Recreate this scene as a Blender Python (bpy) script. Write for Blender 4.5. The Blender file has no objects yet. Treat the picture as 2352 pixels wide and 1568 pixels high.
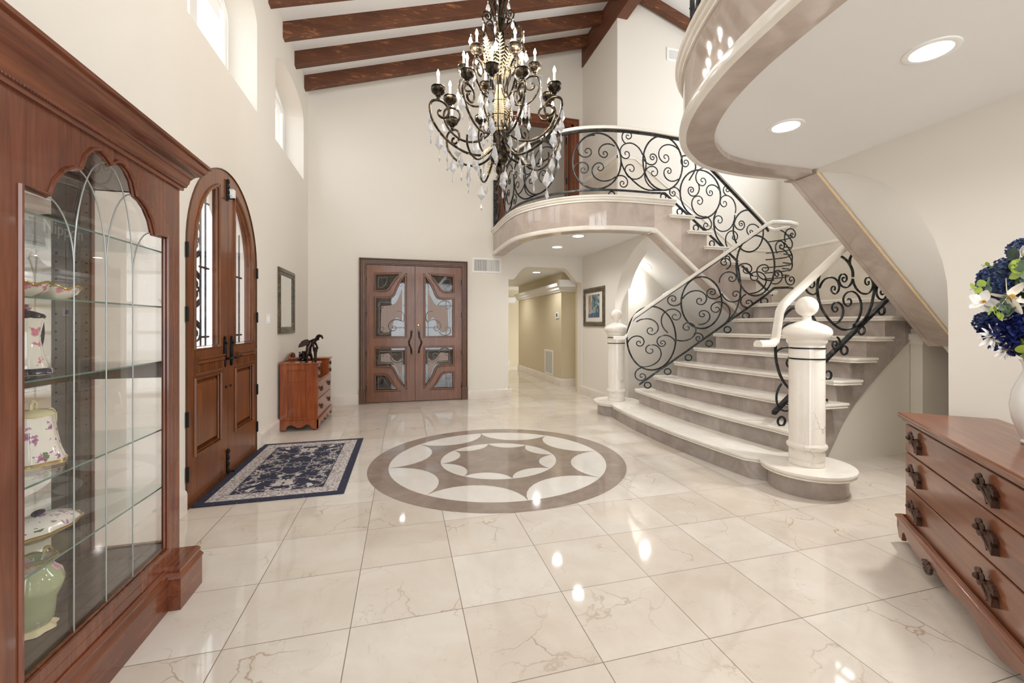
import bpy, bmesh, math, random
from mathutils import Vector, Matrix, noise
from mathutils.geometry import tessellate_polygon
PI = math.pi
random.seed(7)
SC = bpy.context.scene
COL = SC.collection

# ------------------------------------------------------------ camera
TH = math.atan(269 / 990)
cam_data = bpy.data.cameras.new('camera')
cam = bpy.data.objects.new('camera', cam_data)
COL.objects.link(cam)
cam.location = (0, 0, 1.35)
cam.rotation_euler = (PI / 2, 0, -TH)
cam_data.sensor_width = 36
cam_data.lens = 36 * 990 / 2352
cam_data.shift_x = -20 / 2352
cam_data.shift_y = -38 / 2352
cam_data.clip_start = 0.02
SC.camera = cam

# ------------------------------------------------------------ world, exposure, lights
SC.view_settings.view_transform = 'Standard'
SC.view_settings.look = 'None'
SC.view_settings.gamma = 1
SC.view_settings.exposure = 0.68
SC.cycles.use_denoising = True
SC.cycles.max_bounces = 10
SC.cycles.diffuse_bounces = 6
SC.cycles.glossy_bounces = 5
SC.cycles.transmission_bounces = 8
SC.cycles.transparent_max_bounces = 24
SC.cycles.caustics_reflective = False
SC.cycles.caustics_refractive = False
SC.cycles.sample_clamp_indirect = 6
world = bpy.data.worlds.new('daylight')
SC.world = world
world.use_nodes = True
bg = world.node_tree.nodes['Background']
bg.inputs[0].default_value = (0.93, 0.965, 1.0, 1)
bg.inputs[1].default_value = 2.2


def area(name, loc, rot, sx, sy, power, color=(1, 1, 1)):
    l = bpy.data.lights.new(name, 'AREA')
    l.shape = 'RECTANGLE'
    l.size, l.size_y = sx, sy
    l.energy = power
    l.color = color
    o = bpy.data.objects.new(name, l)
    o.location = loc
    o.rotation_euler = rot
    COL.objects.link(o)
    return o


# daylight through the tall windows of the entrance side behind the camera plus an added fill for the stair well
area('window_daylight', (1.0, -2.85, 1.7), (PI / 2, 0, 0), 3.2, 2.8, 44, (0.91, 0.955, 1.0))
area('window_daylight', (0.9, -2.85, 4.2), (PI / 2, 0, 0), 3.6, 1.6, 50, (0.91, 0.955, 1.0))
area('stairwell_fill_light', (6.64, 4.2, 4.75), (0, PI / 2, 0), 1.5, 2.2, 62, (0.94, 0.97, 1.0))  # added fill lamp that brightens the stair well


# ------------------------------------------------------------ material helpers
def lin(c):
    return tuple(((v / 12.92) if v <= 0.04045 else ((v + 0.055) / 1.055) ** 2.4) for v in c)


def rgb(r, g, b):
    return (*lin((r / 255, g / 255, b / 255)), 1)


class Mat:
    def __init__(s, name, base=(0.8, 0.8, 0.8, 1), rough=0.5, metal=0.0, **kw):
        s.m = bpy.data.materials.new(name)
        s.m.use_nodes = True
        s.nt = s.m.node_tree
        s.p = s.nt.nodes['Principled BSDF']
        s.out = s.nt.nodes['Material Output']
        s.set('Base Color', base)
        s.set('Roughness', rough)
        s.set('Metallic', metal)
        for k, v in kw.items():
            s.set(k.replace('_', ' '), v)
        s.m.diffuse_color = base if len(base) == 4 else (*base, 1)

    def set(s, k, v):
        s.p.inputs[k].default_value = v

    def node(s, t, **kw):
        n = s.nt.nodes.new(t)
        for k, v in kw.items():
            if k.startswith('i_'):
                kk = k[2:]
                n.inputs[int(kk) if kk.isdigit() else kk.replace('_', ' ')].default_value = v
            else:
                setattr(n, k, v)
        return n

    def link(s, a, b):
        s.nt.links.new(a, b)

    def co(s, scale=(1, 1, 1), rot=(0, 0, 0), loc=(0, 0, 0)):
        t = s.node('ShaderNodeTexCoord')
        mp = s.node('ShaderNodeMapping')
        mp.inputs['Scale'].default_value = scale
        mp.inputs['Rotation'].default_value = rot
        mp.inputs['Location'].default_value = loc
        s.link(t.outputs['Object'], mp.inputs[0])
        return mp.outputs[0]

    def noise(s, vec, scale, detail=4, rough=0.55, dist=0.0):
        n = s.node('ShaderNodeTexNoise')
        n.inputs['Scale'].default_value = scale
        n.inputs['Detail'].default_value = detail
        n.inputs['Roughness'].default_value = rough
        n.inputs['Distortion'].default_value = dist
        s.link(vec, n.inputs['Vector'])
        return n.outputs['Fac']

    def ramp(s, fac, stops):
        r = s.node('ShaderNodeValToRGB')
        e = r.color_ramp.elements
        while len(e) < len(stops):
            e.new(0.5)
        for i, (p, c) in enumerate(stops):
            e[i].position = p
            e[i].color = c if len(c) == 4 else (*c, 1)
        s.link(fac, r.inputs[0])
        return r.outputs[0]

    def mix(s, fac, a, b, mode='MIX'):
        n = s.node('ShaderNodeMix', data_type='RGBA', blend_type=mode)
        for i, v in ((0, fac), (6, a), (7, b)):
            if hasattr(v, 'links'):
                s.link(v, n.inputs[i])
            else:
                n.inputs[i].default_value = v
        return n.outputs[2]

    def math(s, op, a, b=None, clamp=False):
        n = s.node('ShaderNodeMath', operation=op, use_clamp=clamp)
        for i, v in ((0, a), (1, b)):
            if v is None:
                continue
            if hasattr(v, 'links'):
                s.link(v, n.inputs[i])
            else:
                n.inputs[i].default_value = v
        return n.outputs[0]

    def color(s, sock):
        s.link(sock, s.p.inputs['Base Color'])

    def bump(s, h, strength=0.2, dist=0.005):
        b = s.node('ShaderNodeBump')
        b.inputs['Strength'].default_value = strength
        b.inputs['Distance'].default_value = dist
        s.link(h, b.inputs['Height'])
        s.link(b.outputs[0], s.p.inputs['Normal'])


def W4(v):
    return (v, v, v, 1)


def veins(m, vec, scale, width=0.03, warp=0.35, seed=0.0):
    """thin crack-like veins: 1 on a vein, 0 off"""
    mp = m.node('ShaderNodeMapping')
    mp.inputs['Location'].default_value = (seed, seed * 1.7, seed * 0.6)
    m.link(vec, mp.inputs[0])
    n = m.node('ShaderNodeTexNoise')
    n.inputs['Scale'].default_value = scale * 0.9
    n.inputs['Detail'].default_value = 5
    m.link(mp.outputs[0], n.inputs['Vector'])
    w = m.mix(warp, mp.outputs[0], n.outputs['Color'], 'ADD')
    v = m.node('ShaderNodeTexVoronoi', feature='DISTANCE_TO_EDGE')
    v.inputs['Scale'].default_value = scale
    m.link(w, v.inputs['Vector'])
    d = v.outputs['Distance']
    k = m.node('ShaderNodeMapRange')
    k.inputs['From Min'].default_value = 0
    k.inputs['From Max'].default_value = width
    k.inputs['To Min'].default_value = 1
    k.inputs['To Max'].default_value = 0
    m.link(d, k.inputs[0])
    msk = m.noise(mp.outputs[0], scale * 0.7, 3)
    mr = m.ramp(msk, [(0.5, W4(0)), (0.68, W4(1))])
    return m.math('MULTIPLY', k.outputs[0], mr)


def plaster(name, c, rough=0.6):
    m = Mat(name, c, rough)
    v = m.co()
    n = m.noise(v, 1.3, 4)
    a = tuple(x * 0.965 for x in c[:3]) + (1,)
    m.color(m.mix(n, a, c))
    m.bump(m.noise(v, 60, 3), 0.05, 0.002)
    return m.m


M = {}
M['wall'] = plaster('cream_plaster', rgb(227, 222, 213))
M['hall'] = plaster('hall_plaster', rgb(208, 196, 168))
M['ceil'] = plaster('white_ceiling_plaster', rgb(232, 232, 231))
M['white'] = Mat('white_paint', rgb(238, 238, 236), 0.4).m


def floor_mat():
    m = Mat('cream_marble_tiles', rough=0.07)
    t = m.node('ShaderNodeTexCoord')
    sp = m.node('ShaderNodeSeparateXYZ')
    m.link(t.outputs['Object'], sp.inputs[0])
    fx = m.math('DIVIDE', m.math('SUBTRACT', sp.outputs[0], -0.729), 0.5)
    fy = m.math('DIVIDE', m.math('SUBTRACT', sp.outputs[1], 1.578), 0.4755)
    gx = m.math('ABSOLUTE', m.math('SUBTRACT', m.math('FRACT', fx), 0.5))
    gy = m.math('ABSOLUTE', m.math('SUBTRACT', m.math('FRACT', fy), 0.5))
    line = m.math('GREATER_THAN', m.math('MAXIMUM', gx, gy), 0.496)
    cx = m.node('ShaderNodeCombineXYZ')
    m.link(m.math('FLOOR', fx), cx.inputs[0])
    m.link(m.math('FLOOR', fy), cx.inputs[1])
    wn = m.node('ShaderNodeTexWhiteNoise', noise_dimensions='3D')
    m.link(cx.outputs[0], wn.inputs['Vector'])
    off = m.mix(1.0, t.outputs['Object'], wn.outputs['Color'], 'ADD')
    sc = m.node('ShaderNodeVectorMath', operation='SCALE')
    m.link(wn.outputs['Color'], sc.inputs[0])
    sc.inputs['Scale'].default_value = 9
    ad = m.node('ShaderNodeVectorMath', operation='ADD')
    m.link(t.outputs['Object'], ad.inputs[0])
    m.link(sc.outputs[0], ad.inputs[1])
    v = ad.outputs[0]
    cloud = m.noise(v, 2.6, 6, 0.6, 0.6)
    base = m.ramp(cloud, [(0.3, rgb(196, 182, 166)), (0.5, rgb(211, 200, 187)), (0.72, rgb(225, 220, 213))])
    tint = m.ramp(wn.outputs['Value'], [(0.0, rgb(208, 197, 184)), (0.5, rgb(218, 210, 199)), (1.0, rgb(228, 224, 217))])
    c = m.mix(0.55, base, tint)
    vn = veins(m, v, 3.0, 0.018, 0.5)
    c = m.mix(m.math('MULTIPLY', vn, 0.62), c, rgb(150, 118, 84))
    vn2 = veins(m, v, 6.5, 0.02, 0.4, 3.3)
    c = m.mix(m.math('MULTIPLY', vn2, 0.36), c, rgb(165, 135, 105))
    c = m.mix(m.math('MULTIPLY', line, 0.9), c, rgb(120, 108, 94))
    m.color(c)
    r = m.math('ADD', m.math('MULTIPLY', line, 0.3), 0.05)
    m.link(r, m.p.inputs['Roughness'])
    return m.m


M['floor'] = floor_mat()


def marble(name, a, b, c, scale=3, vein=(120, 90, 70), vs=0.35, rough=0.12, panel=None):
    m = Mat(name, rough=rough)
    v = m.co()
    n = m.noise(v, scale, 8, 0.62, 1.0)
    col = m.ramp(n, [(0.28, rgb(*a)), (0.5, rgb(*b)), (0.75, rgb(*c))])
    if panel:
        sp = m.node('ShaderNodeSeparateXYZ')
        m.link(v, sp.inputs[0])
        s = m.math('ADD', sp.outputs[0], m.math('MULTIPLY', sp.outputs[1], 0.97))
        idx = m.math('FLOOR', m.math('DIVIDE', s, panel))
        wn = m.node('ShaderNodeTexWhiteNoise', noise_dimensions='1D')
        m.link(idx, wn.inputs['W'])
        k = m.ramp(wn.outputs['Value'], [(0, W4(0.86)), (1, W4(1.06))])
        col = m.mix(1.0, col, k, 'MULTIPLY')
    vn = veins(m, v, scale * 1.4, 0.02, 0.4, 1.1)
    col = m.mix(m.math('MULTIPLY', vn, vs), col, rgb(*vein))
    m.color(col)
    return m.m


M['brown'] = marble('taupe_marble', (149, 138, 132), (165, 155, 149), (186, 178, 172), 3.2, (205, 194, 185), 0.35, 0.14, 0.28)
M['taupe'] = marble('rose_beige_marble', (174, 159, 149), (188, 173, 163), (205, 192, 182), 2.4, (225, 214, 204), 0.35, 0.06, 0.45)
M['cream'] = marble('white_cream_marble', (226, 219, 208), (234, 229, 220), (241, 238, 232), 3.0, (196, 180, 160), 0.25, 0.12)
M['newel'] = marble('veined_ivory_marble', (226, 219, 209), (232, 226, 217), (238, 234, 227), 3.0, (120, 100, 84), 0.5, 0.08)
M['wains'] = marble('wainscot_marble', (214, 205, 190), (222, 214, 202), (230, 224, 214), 2.0, (198, 184, 165), 0.3, 0.15)
M['base'] = marble('baseboard_marble', (212, 202, 190), (220, 212, 202), (228, 222, 214), 2.4, (190, 176, 160), 0.3, 0.2)
M['inlay'] = marble('medallion_brown_marble', (136, 121, 110), (149, 134, 123), (164, 150, 139), 3.5, (190, 172, 158), 0.4, 0.08)
M['inlayw'] = marble('medallion_white_marble', (222, 217, 209), (228, 224, 217), (233, 230, 224), 2.5, (190, 176, 160), 0.3, 0.08)


def wood(name, dark, mid, light, axis='z', rough=0.3, grain=1.0, coat=0.0, fleck=None):
    m = Mat(name, rough=rough)
    s = {'x': (1.6, 26, 26), 'y': (26, 1.6, 26), 'z': (26, 26, 1.6)}[axis]
    v = m.co(tuple(q * grain for q in s))
    n = m.noise(v, 1.0, 6, 0.6, 1.2)
    big = m.noise(m.co(), 2.2, 3)
    f = m.mix(0.35, n, big)
    c = m.ramp(f, [(0.28, rgb(*dark)), (0.5, rgb(*mid)), (0.72, rgb(*light))])
    if fleck:
        fl = m.noise(m.co(tuple(q * 1.2 for q in {'x': (3, 18, 18), 'y': (18, 3, 18), 'z': (18, 18, 3)}[axis])), 1.0, 5, 0.7, 0.5)
        msk = m.math('MULTIPLY', m.ramp(fl, [(0.56, W4(0)), (0.62, W4(1))]), m.ramp(big, [(0.45, W4(0)), (0.6, W4(1))]))
        c = m.mix(m.math('MULTIPLY', msk, 0.75), c, rgb(*fleck))
    m.color(c)
    m.bump(n, 0.08, 0.002)
    if coat:
        m.set('Coat Weight', coat)
        m.set('Coat Roughness', 0.08)
    return m.m


M['cherry'] = wood('cherry_wood', (66, 30, 17), (104, 54, 32), (134, 76, 46), 'z', 0.25, 1, 0.35)
M['cherryy'] = wood('cherry_wood_rail', (66, 30, 17), (104, 54, 32), (134, 76, 46), 'y', 0.25, 1, 0.35)
M['mahog'] = wood('mahogany_wood', (88, 46, 27), (126, 73, 46), (152, 98, 68), 'x', 0.28, 0.8, 0.35)
M['mahogd'] = wood('dark_carved_wood', (44, 26, 18), (70, 44, 32), (98, 66, 50), 'z', 0.4, 2)
M['chest'] = wood('walnut_red_wood', (92, 40, 14), (132, 64, 26), (158, 84, 40), 'z', 0.25, 1, 0.3)
M['door'] = wood('alder_door_wood', (82, 44, 20), (116, 68, 36), (140, 88, 50), 'z', 0.32, 1, 0.15)
M['doord'] = wood('alder_dark_wood', (62, 36, 18), (88, 54, 30), (108, 70, 42), 'z', 0.35, 1)
M['edoor'] = wood('entry_door_wood', (74, 40, 18), (112, 62, 28), (146, 88, 44), 'z', 0.3, 0.9, 0.2)
M['beam'] = wood('rustic_beam_wood', (66, 36, 20), (92, 53, 31), (110, 66, 40), 'x', 0.6, 0.6, 0, (170, 110, 66))
M['beamy'] = wood('ridge_beam_wood', (74, 40, 24), (100, 58, 38), (118, 72, 50), 'y', 0.6, 0.6, 0)
M['felt0'] = wood('study_panelling', (70, 48, 34), (104, 74, 52), (134, 100, 72), 'z', 0.4, 0.4)
M['updoor'] = wood('upper_door_wood', (84, 44, 26), (118, 66, 40), (140, 84, 54), 'z', 0.35, 0.8)


def iron():
    m = Mat('wrought_iron', rgb(52, 54, 56), 0.38, 0.75)
    n = m.noise(m.co(), 22, 4)
    m.color(m.ramp(n, [(0.35, rgb(34, 35, 37)), (0.6, rgb(66, 68, 70)), (0.8, rgb(120, 118, 112))]))
    return m.m


M['iron'] = iron()
M['black'] = Mat('black_metal', rgb(28, 28, 30), 0.35, 0.6).m


def bronze():
    m = Mat('antique_bronze', rgb(96, 82, 60), 0.32, 0.8)
    n = m.noise(m.co(), 30, 4)
    m.color(m.ramp(n, [(0.38, rgb(30, 26, 22)), (0.56, rgb(66, 56, 44)), (0.74, rgb(132, 112, 82))]))
    return m.m


M['bronze'] = bronze()
M['gold'] = Mat('pale_gold_leaf', rgb(226, 208, 172), 0.4, 0.35).m
M['brass'] = Mat('brass', rgb(190, 160, 105), 0.25, 0.9).m
M['glass'] = Mat('clear_glass', (0.97, 1, 0.985, 1), 0.0, Transmission_Weight=1.0, IOR=1.45).m


def thin_glass(name, tint=(1, 1, 1, 1), refl=0.10):
    m = Mat(name)
    nt = m.nt
    tr = m.node('ShaderNodeBsdfTransparent')
    tr.inputs[0].default_value = tint
    gl = m.node('ShaderNodeBsdfGlossy')
    gl.inputs['Roughness'].default_value = 0.0
    fr = m.node('ShaderNodeFresnel')
    ge = m.node('ShaderNodeNewGeometry')
    m.link(m.math('ADD', m.math('MULTIPLY', ge.outputs['Backfacing'], 1 / 1.5 - 1.5), 1.5), fr.inputs[0])
    k = m.math('ADD', m.math('MULTIPLY', fr.outputs[0], 1.0), refl * 0.05, True)
    mx = m.node('ShaderNodeMixShader')
    m.link(k, mx.inputs[0])
    m.link(tr.outputs[0], mx.inputs[1])
    m.link(gl.outputs[0], mx.inputs[2])
    m.link(mx.outputs[0], m.out.inputs[0])
    return m.m


M['pane'] = thin_glass('window_pane_glass')
M['shelfglass'] = thin_glass('shelf_glass', (0.93, 0.97, 0.955, 1))
M['glassedge'] = Mat('green_glass_edge', rgb(96, 128, 120), 0.15).m
M['mirror'] = Mat('mirror', (0.82, 0.82, 0.8, 1), 0.01, 1.0).m
M['crystal'] = Mat('cut_crystal', (0.97, 0.98, 1, 1), 0.0, Transmission_Weight=0.6, IOR=1.6).m
M['candle'] = Mat('ivory_candle_sleeve', rgb(240, 232, 214), 0.5).m


def emit(name, c, s):
    m = Mat(name)
    m.set('Emission Color', c)
    m.set('Emission Strength', s)
    m.set('Base Color', c)
    return m.m


M['bulb'] = emit('candle_bulb', (1.0, 0.88, 0.70, 1), 30)
M['lamp'] = emit('downlight_lens', (1.0, 0.97, 0.92, 1), 9)
M['screen'] = emit('thermostat_display', (0.05, 0.06, 0.07, 1), 0.1)


def porcelain(name, base, pet, pet2, leaf, scale=16, dens=0.2, band=None):
    m = Mat(name, rough=0.08)
    v = m.co()
    vo = m.node('ShaderNodeTexVoronoi')
    vo.inputs['Scale'].default_value = scale
    nn = m.node('ShaderNodeTexNoise')
    nn.inputs['Scale'].default_value = scale * 2.2
    m.link(v, nn.inputs['Vector'])
    w = m.mix(0.06, v, nn.outputs['Color'], 'ADD')
    m.link(w, vo.inputs['Vector'])
    d = vo.outputs['Distance']
    sepc = m.node('ShaderNodeSeparateColor')
    m.link(vo.outputs['Color'], sepc.inputs[0])
    flower = m.math('MULTIPLY', m.math('LESS_THAN', d, 0.34), m.math('GREATER_THAN', sepc.outputs[0], 1 - dens * 2.2))
    lf = m.math('MULTIPLY', m.math('LESS_THAN', d, 0.24), m.math('LESS_THAN', sepc.outputs[0], dens * 1.6))
    c = m.mix(lf, base if len(base) == 4 else rgb(*base), rgb(*leaf))
    pc = m.mix(m.math('MULTIPLY', d, 3.0, True), rgb(*pet), rgb(*pet2))
    c = m.mix(flower, c, pc)
    m.color(c)
    m.set('Coat Weight', 0.4)
    return m.m


M['porc1'] = porcelain('rose_porcelain', (238, 234, 222), (170, 50, 90), (226, 160, 176), (92, 120, 72), 20, 0.4)
M['porc2'] = porcelain('violet_porcelain', (240, 236, 226), (130, 50, 100), (190, 130, 170), (100, 120, 84), 24, 0.36)
M['porcg'] = porcelain('green_rose_porcelain', (168, 178, 140), (214, 130, 150), (226, 190, 206), (84, 104, 60), 12, 0.34)
M['porcgold'] = Mat('gilt_porcelain', rgb(190, 160, 96), 0.22, 0.7).m
M['cobalt'] = Mat('cobalt_porcelain', rgb(28, 30, 62), 0.12).m
M['ivory'] = Mat('ivory_porcelain', rgb(226, 214, 172), 0.15).m


# ------------------------------------------------------------ geometry helpers
class B:
    """collects shapes; .obj() links them as ONE mesh object"""

    def __init__(s):
        s.v, s.f, s.mi = [], [], []
        s.cm = 0

    def add(s, vs, fs):
        o = len(s.v)
        s.v += [tuple(p) for p in vs]
        s.f += [tuple(i + o for i in f) for f in fs]
        s.mi += [s.cm] * len(fs)
        return s

    def box(s, a, b):
        x0, y0, z0 = a
        x1, y1, z1 = b
        s.add([(x0, y0, z0), (x1, y0, z0), (x1, y1, z0), (x0, y1, z0), (x0, y0, z1), (x1, y0, z1), (x1, y1, z1), (x0, y1, z1)],
              [(0, 3, 2, 1), (4, 5, 6, 7), (0, 1, 5, 4), (1, 2, 6, 5), (2, 3, 7, 6), (3, 0, 4, 7)])
        return s

    def prism(s, loops, fn):
        """loops of 2D points (first outer, rest holes); fn(a, b, t) -> 3D for t in (0, 1)"""
        flat = [p for l in loops for p in l]
        tri = tessellate_polygon([[Vector((p[0], p[1], 0)) for p in l] for l in loops])
        n = len(flat)
        vs = [fn(p[0], p[1], 0) for p in flat] + [fn(p[0], p[1], 1) for p in flat]
        fs = [tuple(t) for t in tri] + [tuple(i + n for i in reversed(t)) for t in tri]
        k = 0
        for l in loops:
            m = len(l)
            for i in range(m):
                j = (i + 1) % m
                fs.append((k + i, k + j, k + j + n, k + i + n))
            k += m
        return s.add(vs, fs)

    def tube(s, pts, r, n=8, closed=False, cap=True, flat=None):
        pts = [Vector(p) for p in pts]
        N = len(pts)
        if not hasattr(r, '__len__'):
            r = [r] * N
        tang = []
        for i in range(N):
            a = pts[(i - 1) % N] if (closed or i > 0) else pts[i]
            b = pts[(i + 1) % N] if (closed or i < N - 1) else pts[i]
            t = (b - a)
            tang.append(t.normalized() if t.length > 1e-9 else Vector((0, 0, 1)))
        up = Vector((0, 0, 1)) if abs(tang[0].z) < 0.9 else Vector((1, 0, 0))
        x = tang[0].cross(up).normalized()
        vs, fs = [], []
        for i in range(N):
            x = (x - tang[i] * x.dot(tang[i]))
            x = x.normalized() if x.length > 1e-6 else tang[i].orthogonal().normalized()
            y = tang[i].cross(x)
            for k in range(n):
                a = 2 * PI * (k + 0.5) / n
                vs.append(pts[i] + (x * math.cos(a) + y * math.sin(a)) * r[i])
        M_ = N if closed else N - 1
        for i in range(M_):
            for k in range(n):
                a, b = i * n + k, i * n + (k + 1) % n
                c, d = ((i + 1) % N) * n + (k + 1) % n, ((i + 1) % N) * n + k
                fs.append((a, b, c, d))
        if cap and not closed:
            fs.append(tuple(reversed(range(n))))
            fs.append(tuple(range((N - 1) * n, N * n)))
        return s.add(vs, fs)

    def lathe(s, prof, c=(0, 0, 0), n=24, fl=None, ax=None):
        """prof [(r, z)] round a vertical axis through c; fl(a, r, z) -> r can flute it"""
        vs, fs = [], []
        for r, z in prof:
            for k in range(n):
                a = 2 * PI * k / n
                rr = fl(a, r, z) if fl else r
                vs.append((c[0] + rr * math.cos(a), c[1] + rr * math.sin(a), c[2] + z))
        for i in range(len(prof) - 1):
            for k in range(n):
                fs.append((i * n + k, i * n + (k + 1) % n, (i + 1) * n + (k + 1) % n, (i + 1) * n + k))
        fs.append(tuple(reversed(range(n))))
        fs.append(tuple(range((len(prof) - 1) * n, len(prof) * n)))
        return s.add(vs, fs)

    def ball(s, c, r, n=12, m=8, sc=(1, 1, 1)):
        vs, fs = [], []
        for i in range(m + 1):
            p = PI * i / m
            for k in range(n):
                a = 2 * PI * k / n
                rr = max(math.sin(p), 0.01)
                vs.append((c[0] + r * sc[0] * rr * math.cos(a), c[1] + r * sc[1] * rr * math.sin(a), c[2] + r * sc[2] * math.cos(p)))
        for i in range(m):
            for k in range(n):
                fs.append((i * n + k, (i + 1) * n + k, (i + 1) * n + (k + 1) % n, i * n + (k + 1) % n))
        return s.add(vs, fs)

    def sweep(s, path, prof, closed=False, plane=None):
        """path of 3D points, prof [(out, up)]; out is to the RIGHT of travel in plan, up is z
        (or, with plane = unit normal, out lies in that plane and up runs along the normal)"""
        P = [Vector(p) for p in path]
        N, n = len(P), len(prof)
        upv = Vector(plane) if plane else Vector((0, 0, 1))
        vs, fs = [], []
        for i in range(N):
            a = (P[i] - P[i - 1]) if (closed or i > 0) else None
            b = (P[(i + 1) % N] - P[i]) if (closed or i < N - 1) else None
            def nr(d):
                d = d - upv * d.dot(upv)
                return d.cross(upv).normalized()
            if a is None:
                o = nr(b)
            elif b is None:
                o = nr(a)
            else:
                na, nb = nr(a), nr(b)
                o = na + nb
                o = o.normalized() if o.length > 1e-6 else na
                o = o / max(0.35, o.dot(na))
            for (u, w) in prof:
                vs.append(P[i] + o * u + upv * w)
        for i in range(N if closed else N - 1):
            for k in range(n):
                a, b = i * n + k, i * n + (k + 1) % n
                c, d = ((i + 1) % N) * n + (k + 1) % n, ((i + 1) % N) * n + k
                fs.append((a, b, c, d))
        if not closed:
            fs.append(tuple(range(n)))
            fs.append(tuple(reversed(range((N - 1) * n, N * n))))
        return s.add(vs, fs)

    def xf(s, m, start=0):
        for i in range(start, len(s.v)):
            s.v[i] = tuple(m @ Vector(s.v[i]))
        return s

    def obj(s, name, mat, parent=None, world=False, smooth=35, bevel=0):
        me = bpy.data.meshes.new(name)
        vs = s.v
        if world and parent is not None:
            r = parent
            while r.parent:
                r = r.parent
            inv = (Matrix.Translation(r.location) @ Matrix.Rotation(r.rotation_euler[2], 4, 'Z')).inverted()
            vs = [tuple(inv @ Vector(p)) for p in vs]
        me.from_pydata(vs, [], s.f)
        bm = bmesh.new()
        bm.from_mesh(me)
        bmesh.ops.recalc_face_normals(bm, faces=bm.faces)
        bm.to_mesh(me)
        bm.free()
        for m in (mat if isinstance(mat, (list, tuple)) else [mat]):
            me.materials.append(m)
        if max(s.mi, default=0) > 0:
            me.polygons.foreach_set('material_index', s.mi)
        if smooth:
            me.shade_smooth()
            me.set_sharp_from_angle(angle=math.radians(smooth))
        me.update()
        o = bpy.data.objects.new(name, me)
        COL.objects.link(o)
        if parent is not None:
            o.parent = parent
        if bevel:
            b = o.modifiers.new('bevel', 'BEVEL')
            b.width = bevel
            b.segments = 2
            b.limit_method = 'ANGLE'
        return o


def tag(o, label=None, cat=None, group=None, kind=None):
    if label:
        o['label'] = label
    if cat:
        o['category'] = cat
    if group:
        o['group'] = group
    if kind:
        o['kind'] = kind
    return o


def thing(name, label, cat, loc=(0, 0, 0), rz=0, group=None):
    o = bpy.data.objects.new(name, None)
    o.empty_display_size = 0.1
    o.location = loc
    o.rotation_euler = (0, 0, rz)
    COL.objects.link(o)
    return tag(o, label, cat, group)


def struct(name, b, mat, label=None, smooth=35, bevel=0):
    return tag(b.obj(name, mat, smooth=smooth, bevel=bevel), label, None, None, 'structure')


def copy_tree(o, parent=None):
    c = o.copy()
    COL.objects.link(c)
    c.parent = parent
    for ch in [q for q in bpy.data.objects if q.parent == o]:
        copy_tree(ch, c)
    return c


def arc(cx, cy, r, a0, a1, n, ry=None):
    ry = r if ry is None else ry
    return [(cx + r * math.cos(math.radians(a0 + (a1 - a0) * i / n)), cy + ry * math.sin(math.radians(a0 + (a1 - a0) * i / n))) for i in range(n + 1)]


def offs(poly, d):
    """offset a closed 2D polygon outward by d"""
    n = len(poly)
    A = sum(poly[i][0] * poly[(i + 1) % n][1] - poly[(i + 1) % n][0] * poly[i][1] for i in range(n))
    sg = 1 if A > 0 else -1
    out = []
    for i in range(n):
        p, q, r = Vector(poly[i - 1]), Vector(poly[i]), Vector(poly[(i + 1) % n])
        a, b = (q - p).normalized(), (r - q).normalized()
        na, nb = Vector((a.y, -a.x)) * sg, Vector((b.y, -b.x)) * sg
        m = na + nb
        m = m.normalized() if m.length > 1e-6 else na
        m = m / max(0.4, m.dot(na))
        out.append((q.x + m.x * d, q.y + m.y * d))
    return out


def plan(z0, z1):
    return lambda a, b, t: (a, b, z0 + (z1 - z0) * t)


def smooth_path(pts, k=4):
    """Catmull-Rom"""
    P = [Vector(p) for p in pts]
    P = [P[0] * 2 - P[1]] + P + [P[-1] * 2 - P[-2]]
    out = []
    for i in range(1, len(P) - 2):
        for j in range(k):
            t = j / k
            a, b, c, d = P[i - 1], P[i], P[i + 1], P[i + 2]
            out.append(0.5 * ((2 * b) + (c - a) * t + (2 * a - 5 * b + 4 * c - d) * t * t + (3 * b - a - 3 * c + d) * t ** 3))
    out.append(P[-2])
    return out


# ------------------------------------------------------------ levels of the house
XL, YB, XR = -1.53, 7.83, 3.38
YW, YN = 6.40, 1.84            # side walls of the stair well
YFR, YFN = 5.27, 3.085     # room-side faces of the two upper flights
XE = 6.67                      # far wall of the landing
ZF = 3.10                     # upper floor
ZC = 2.675                      # ceiling under the balconies


def zt(k):
    return -0.01 + 0.20735 * k


# floor
b = B().box((-6, -6, -0.2), (9, 16, 0))
struct('floor', b, M['floor'], 'polished cream marble tile floor of the entrance hall')

# left wall with entry door arch and clerestory windows
DC, DR, DS = 4.435, 0.775, 1.945
door_arch = [(DC - DR, 0.0)] + [(DC + DR * math.cos(math.radians(a)), DS + DR * math.sin(math.radians(a))) for a in range(180, -1, -6)] + [(DC + DR, 0.0)]


def win_loop(y0, y1, z0=3.65, zs=4.58, h=0.27):
    c, w = (y0 + y1) / 2, (y1 - y0) / 2
    return [(y0, z0)] + [(c + w * math.cos(math.radians(a)), zs + h * math.sin(math.radians(a))) for a in range(180, -1, -10)] + [(y1, z0)]


WINS = [(1.52, 3.08), (3.69, 5.25), (5.94, 7.50)]
outer = [(-3, 0)] + door_arch[:1] + door_arch[1:-1] + door_arch[-1:] + [(YB + 0.2, 0), (YB + 0.2, 5.6), (-3, 5.6)]
b = B().prism([outer] + [win_loop(*w) for w in WINS], lambda a, c, t: (XL - 0.34 * t, a, c))
struct('wall_left', b, M['wall'], 'cream plaster wall with the arched entry door', smooth=20)

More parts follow.
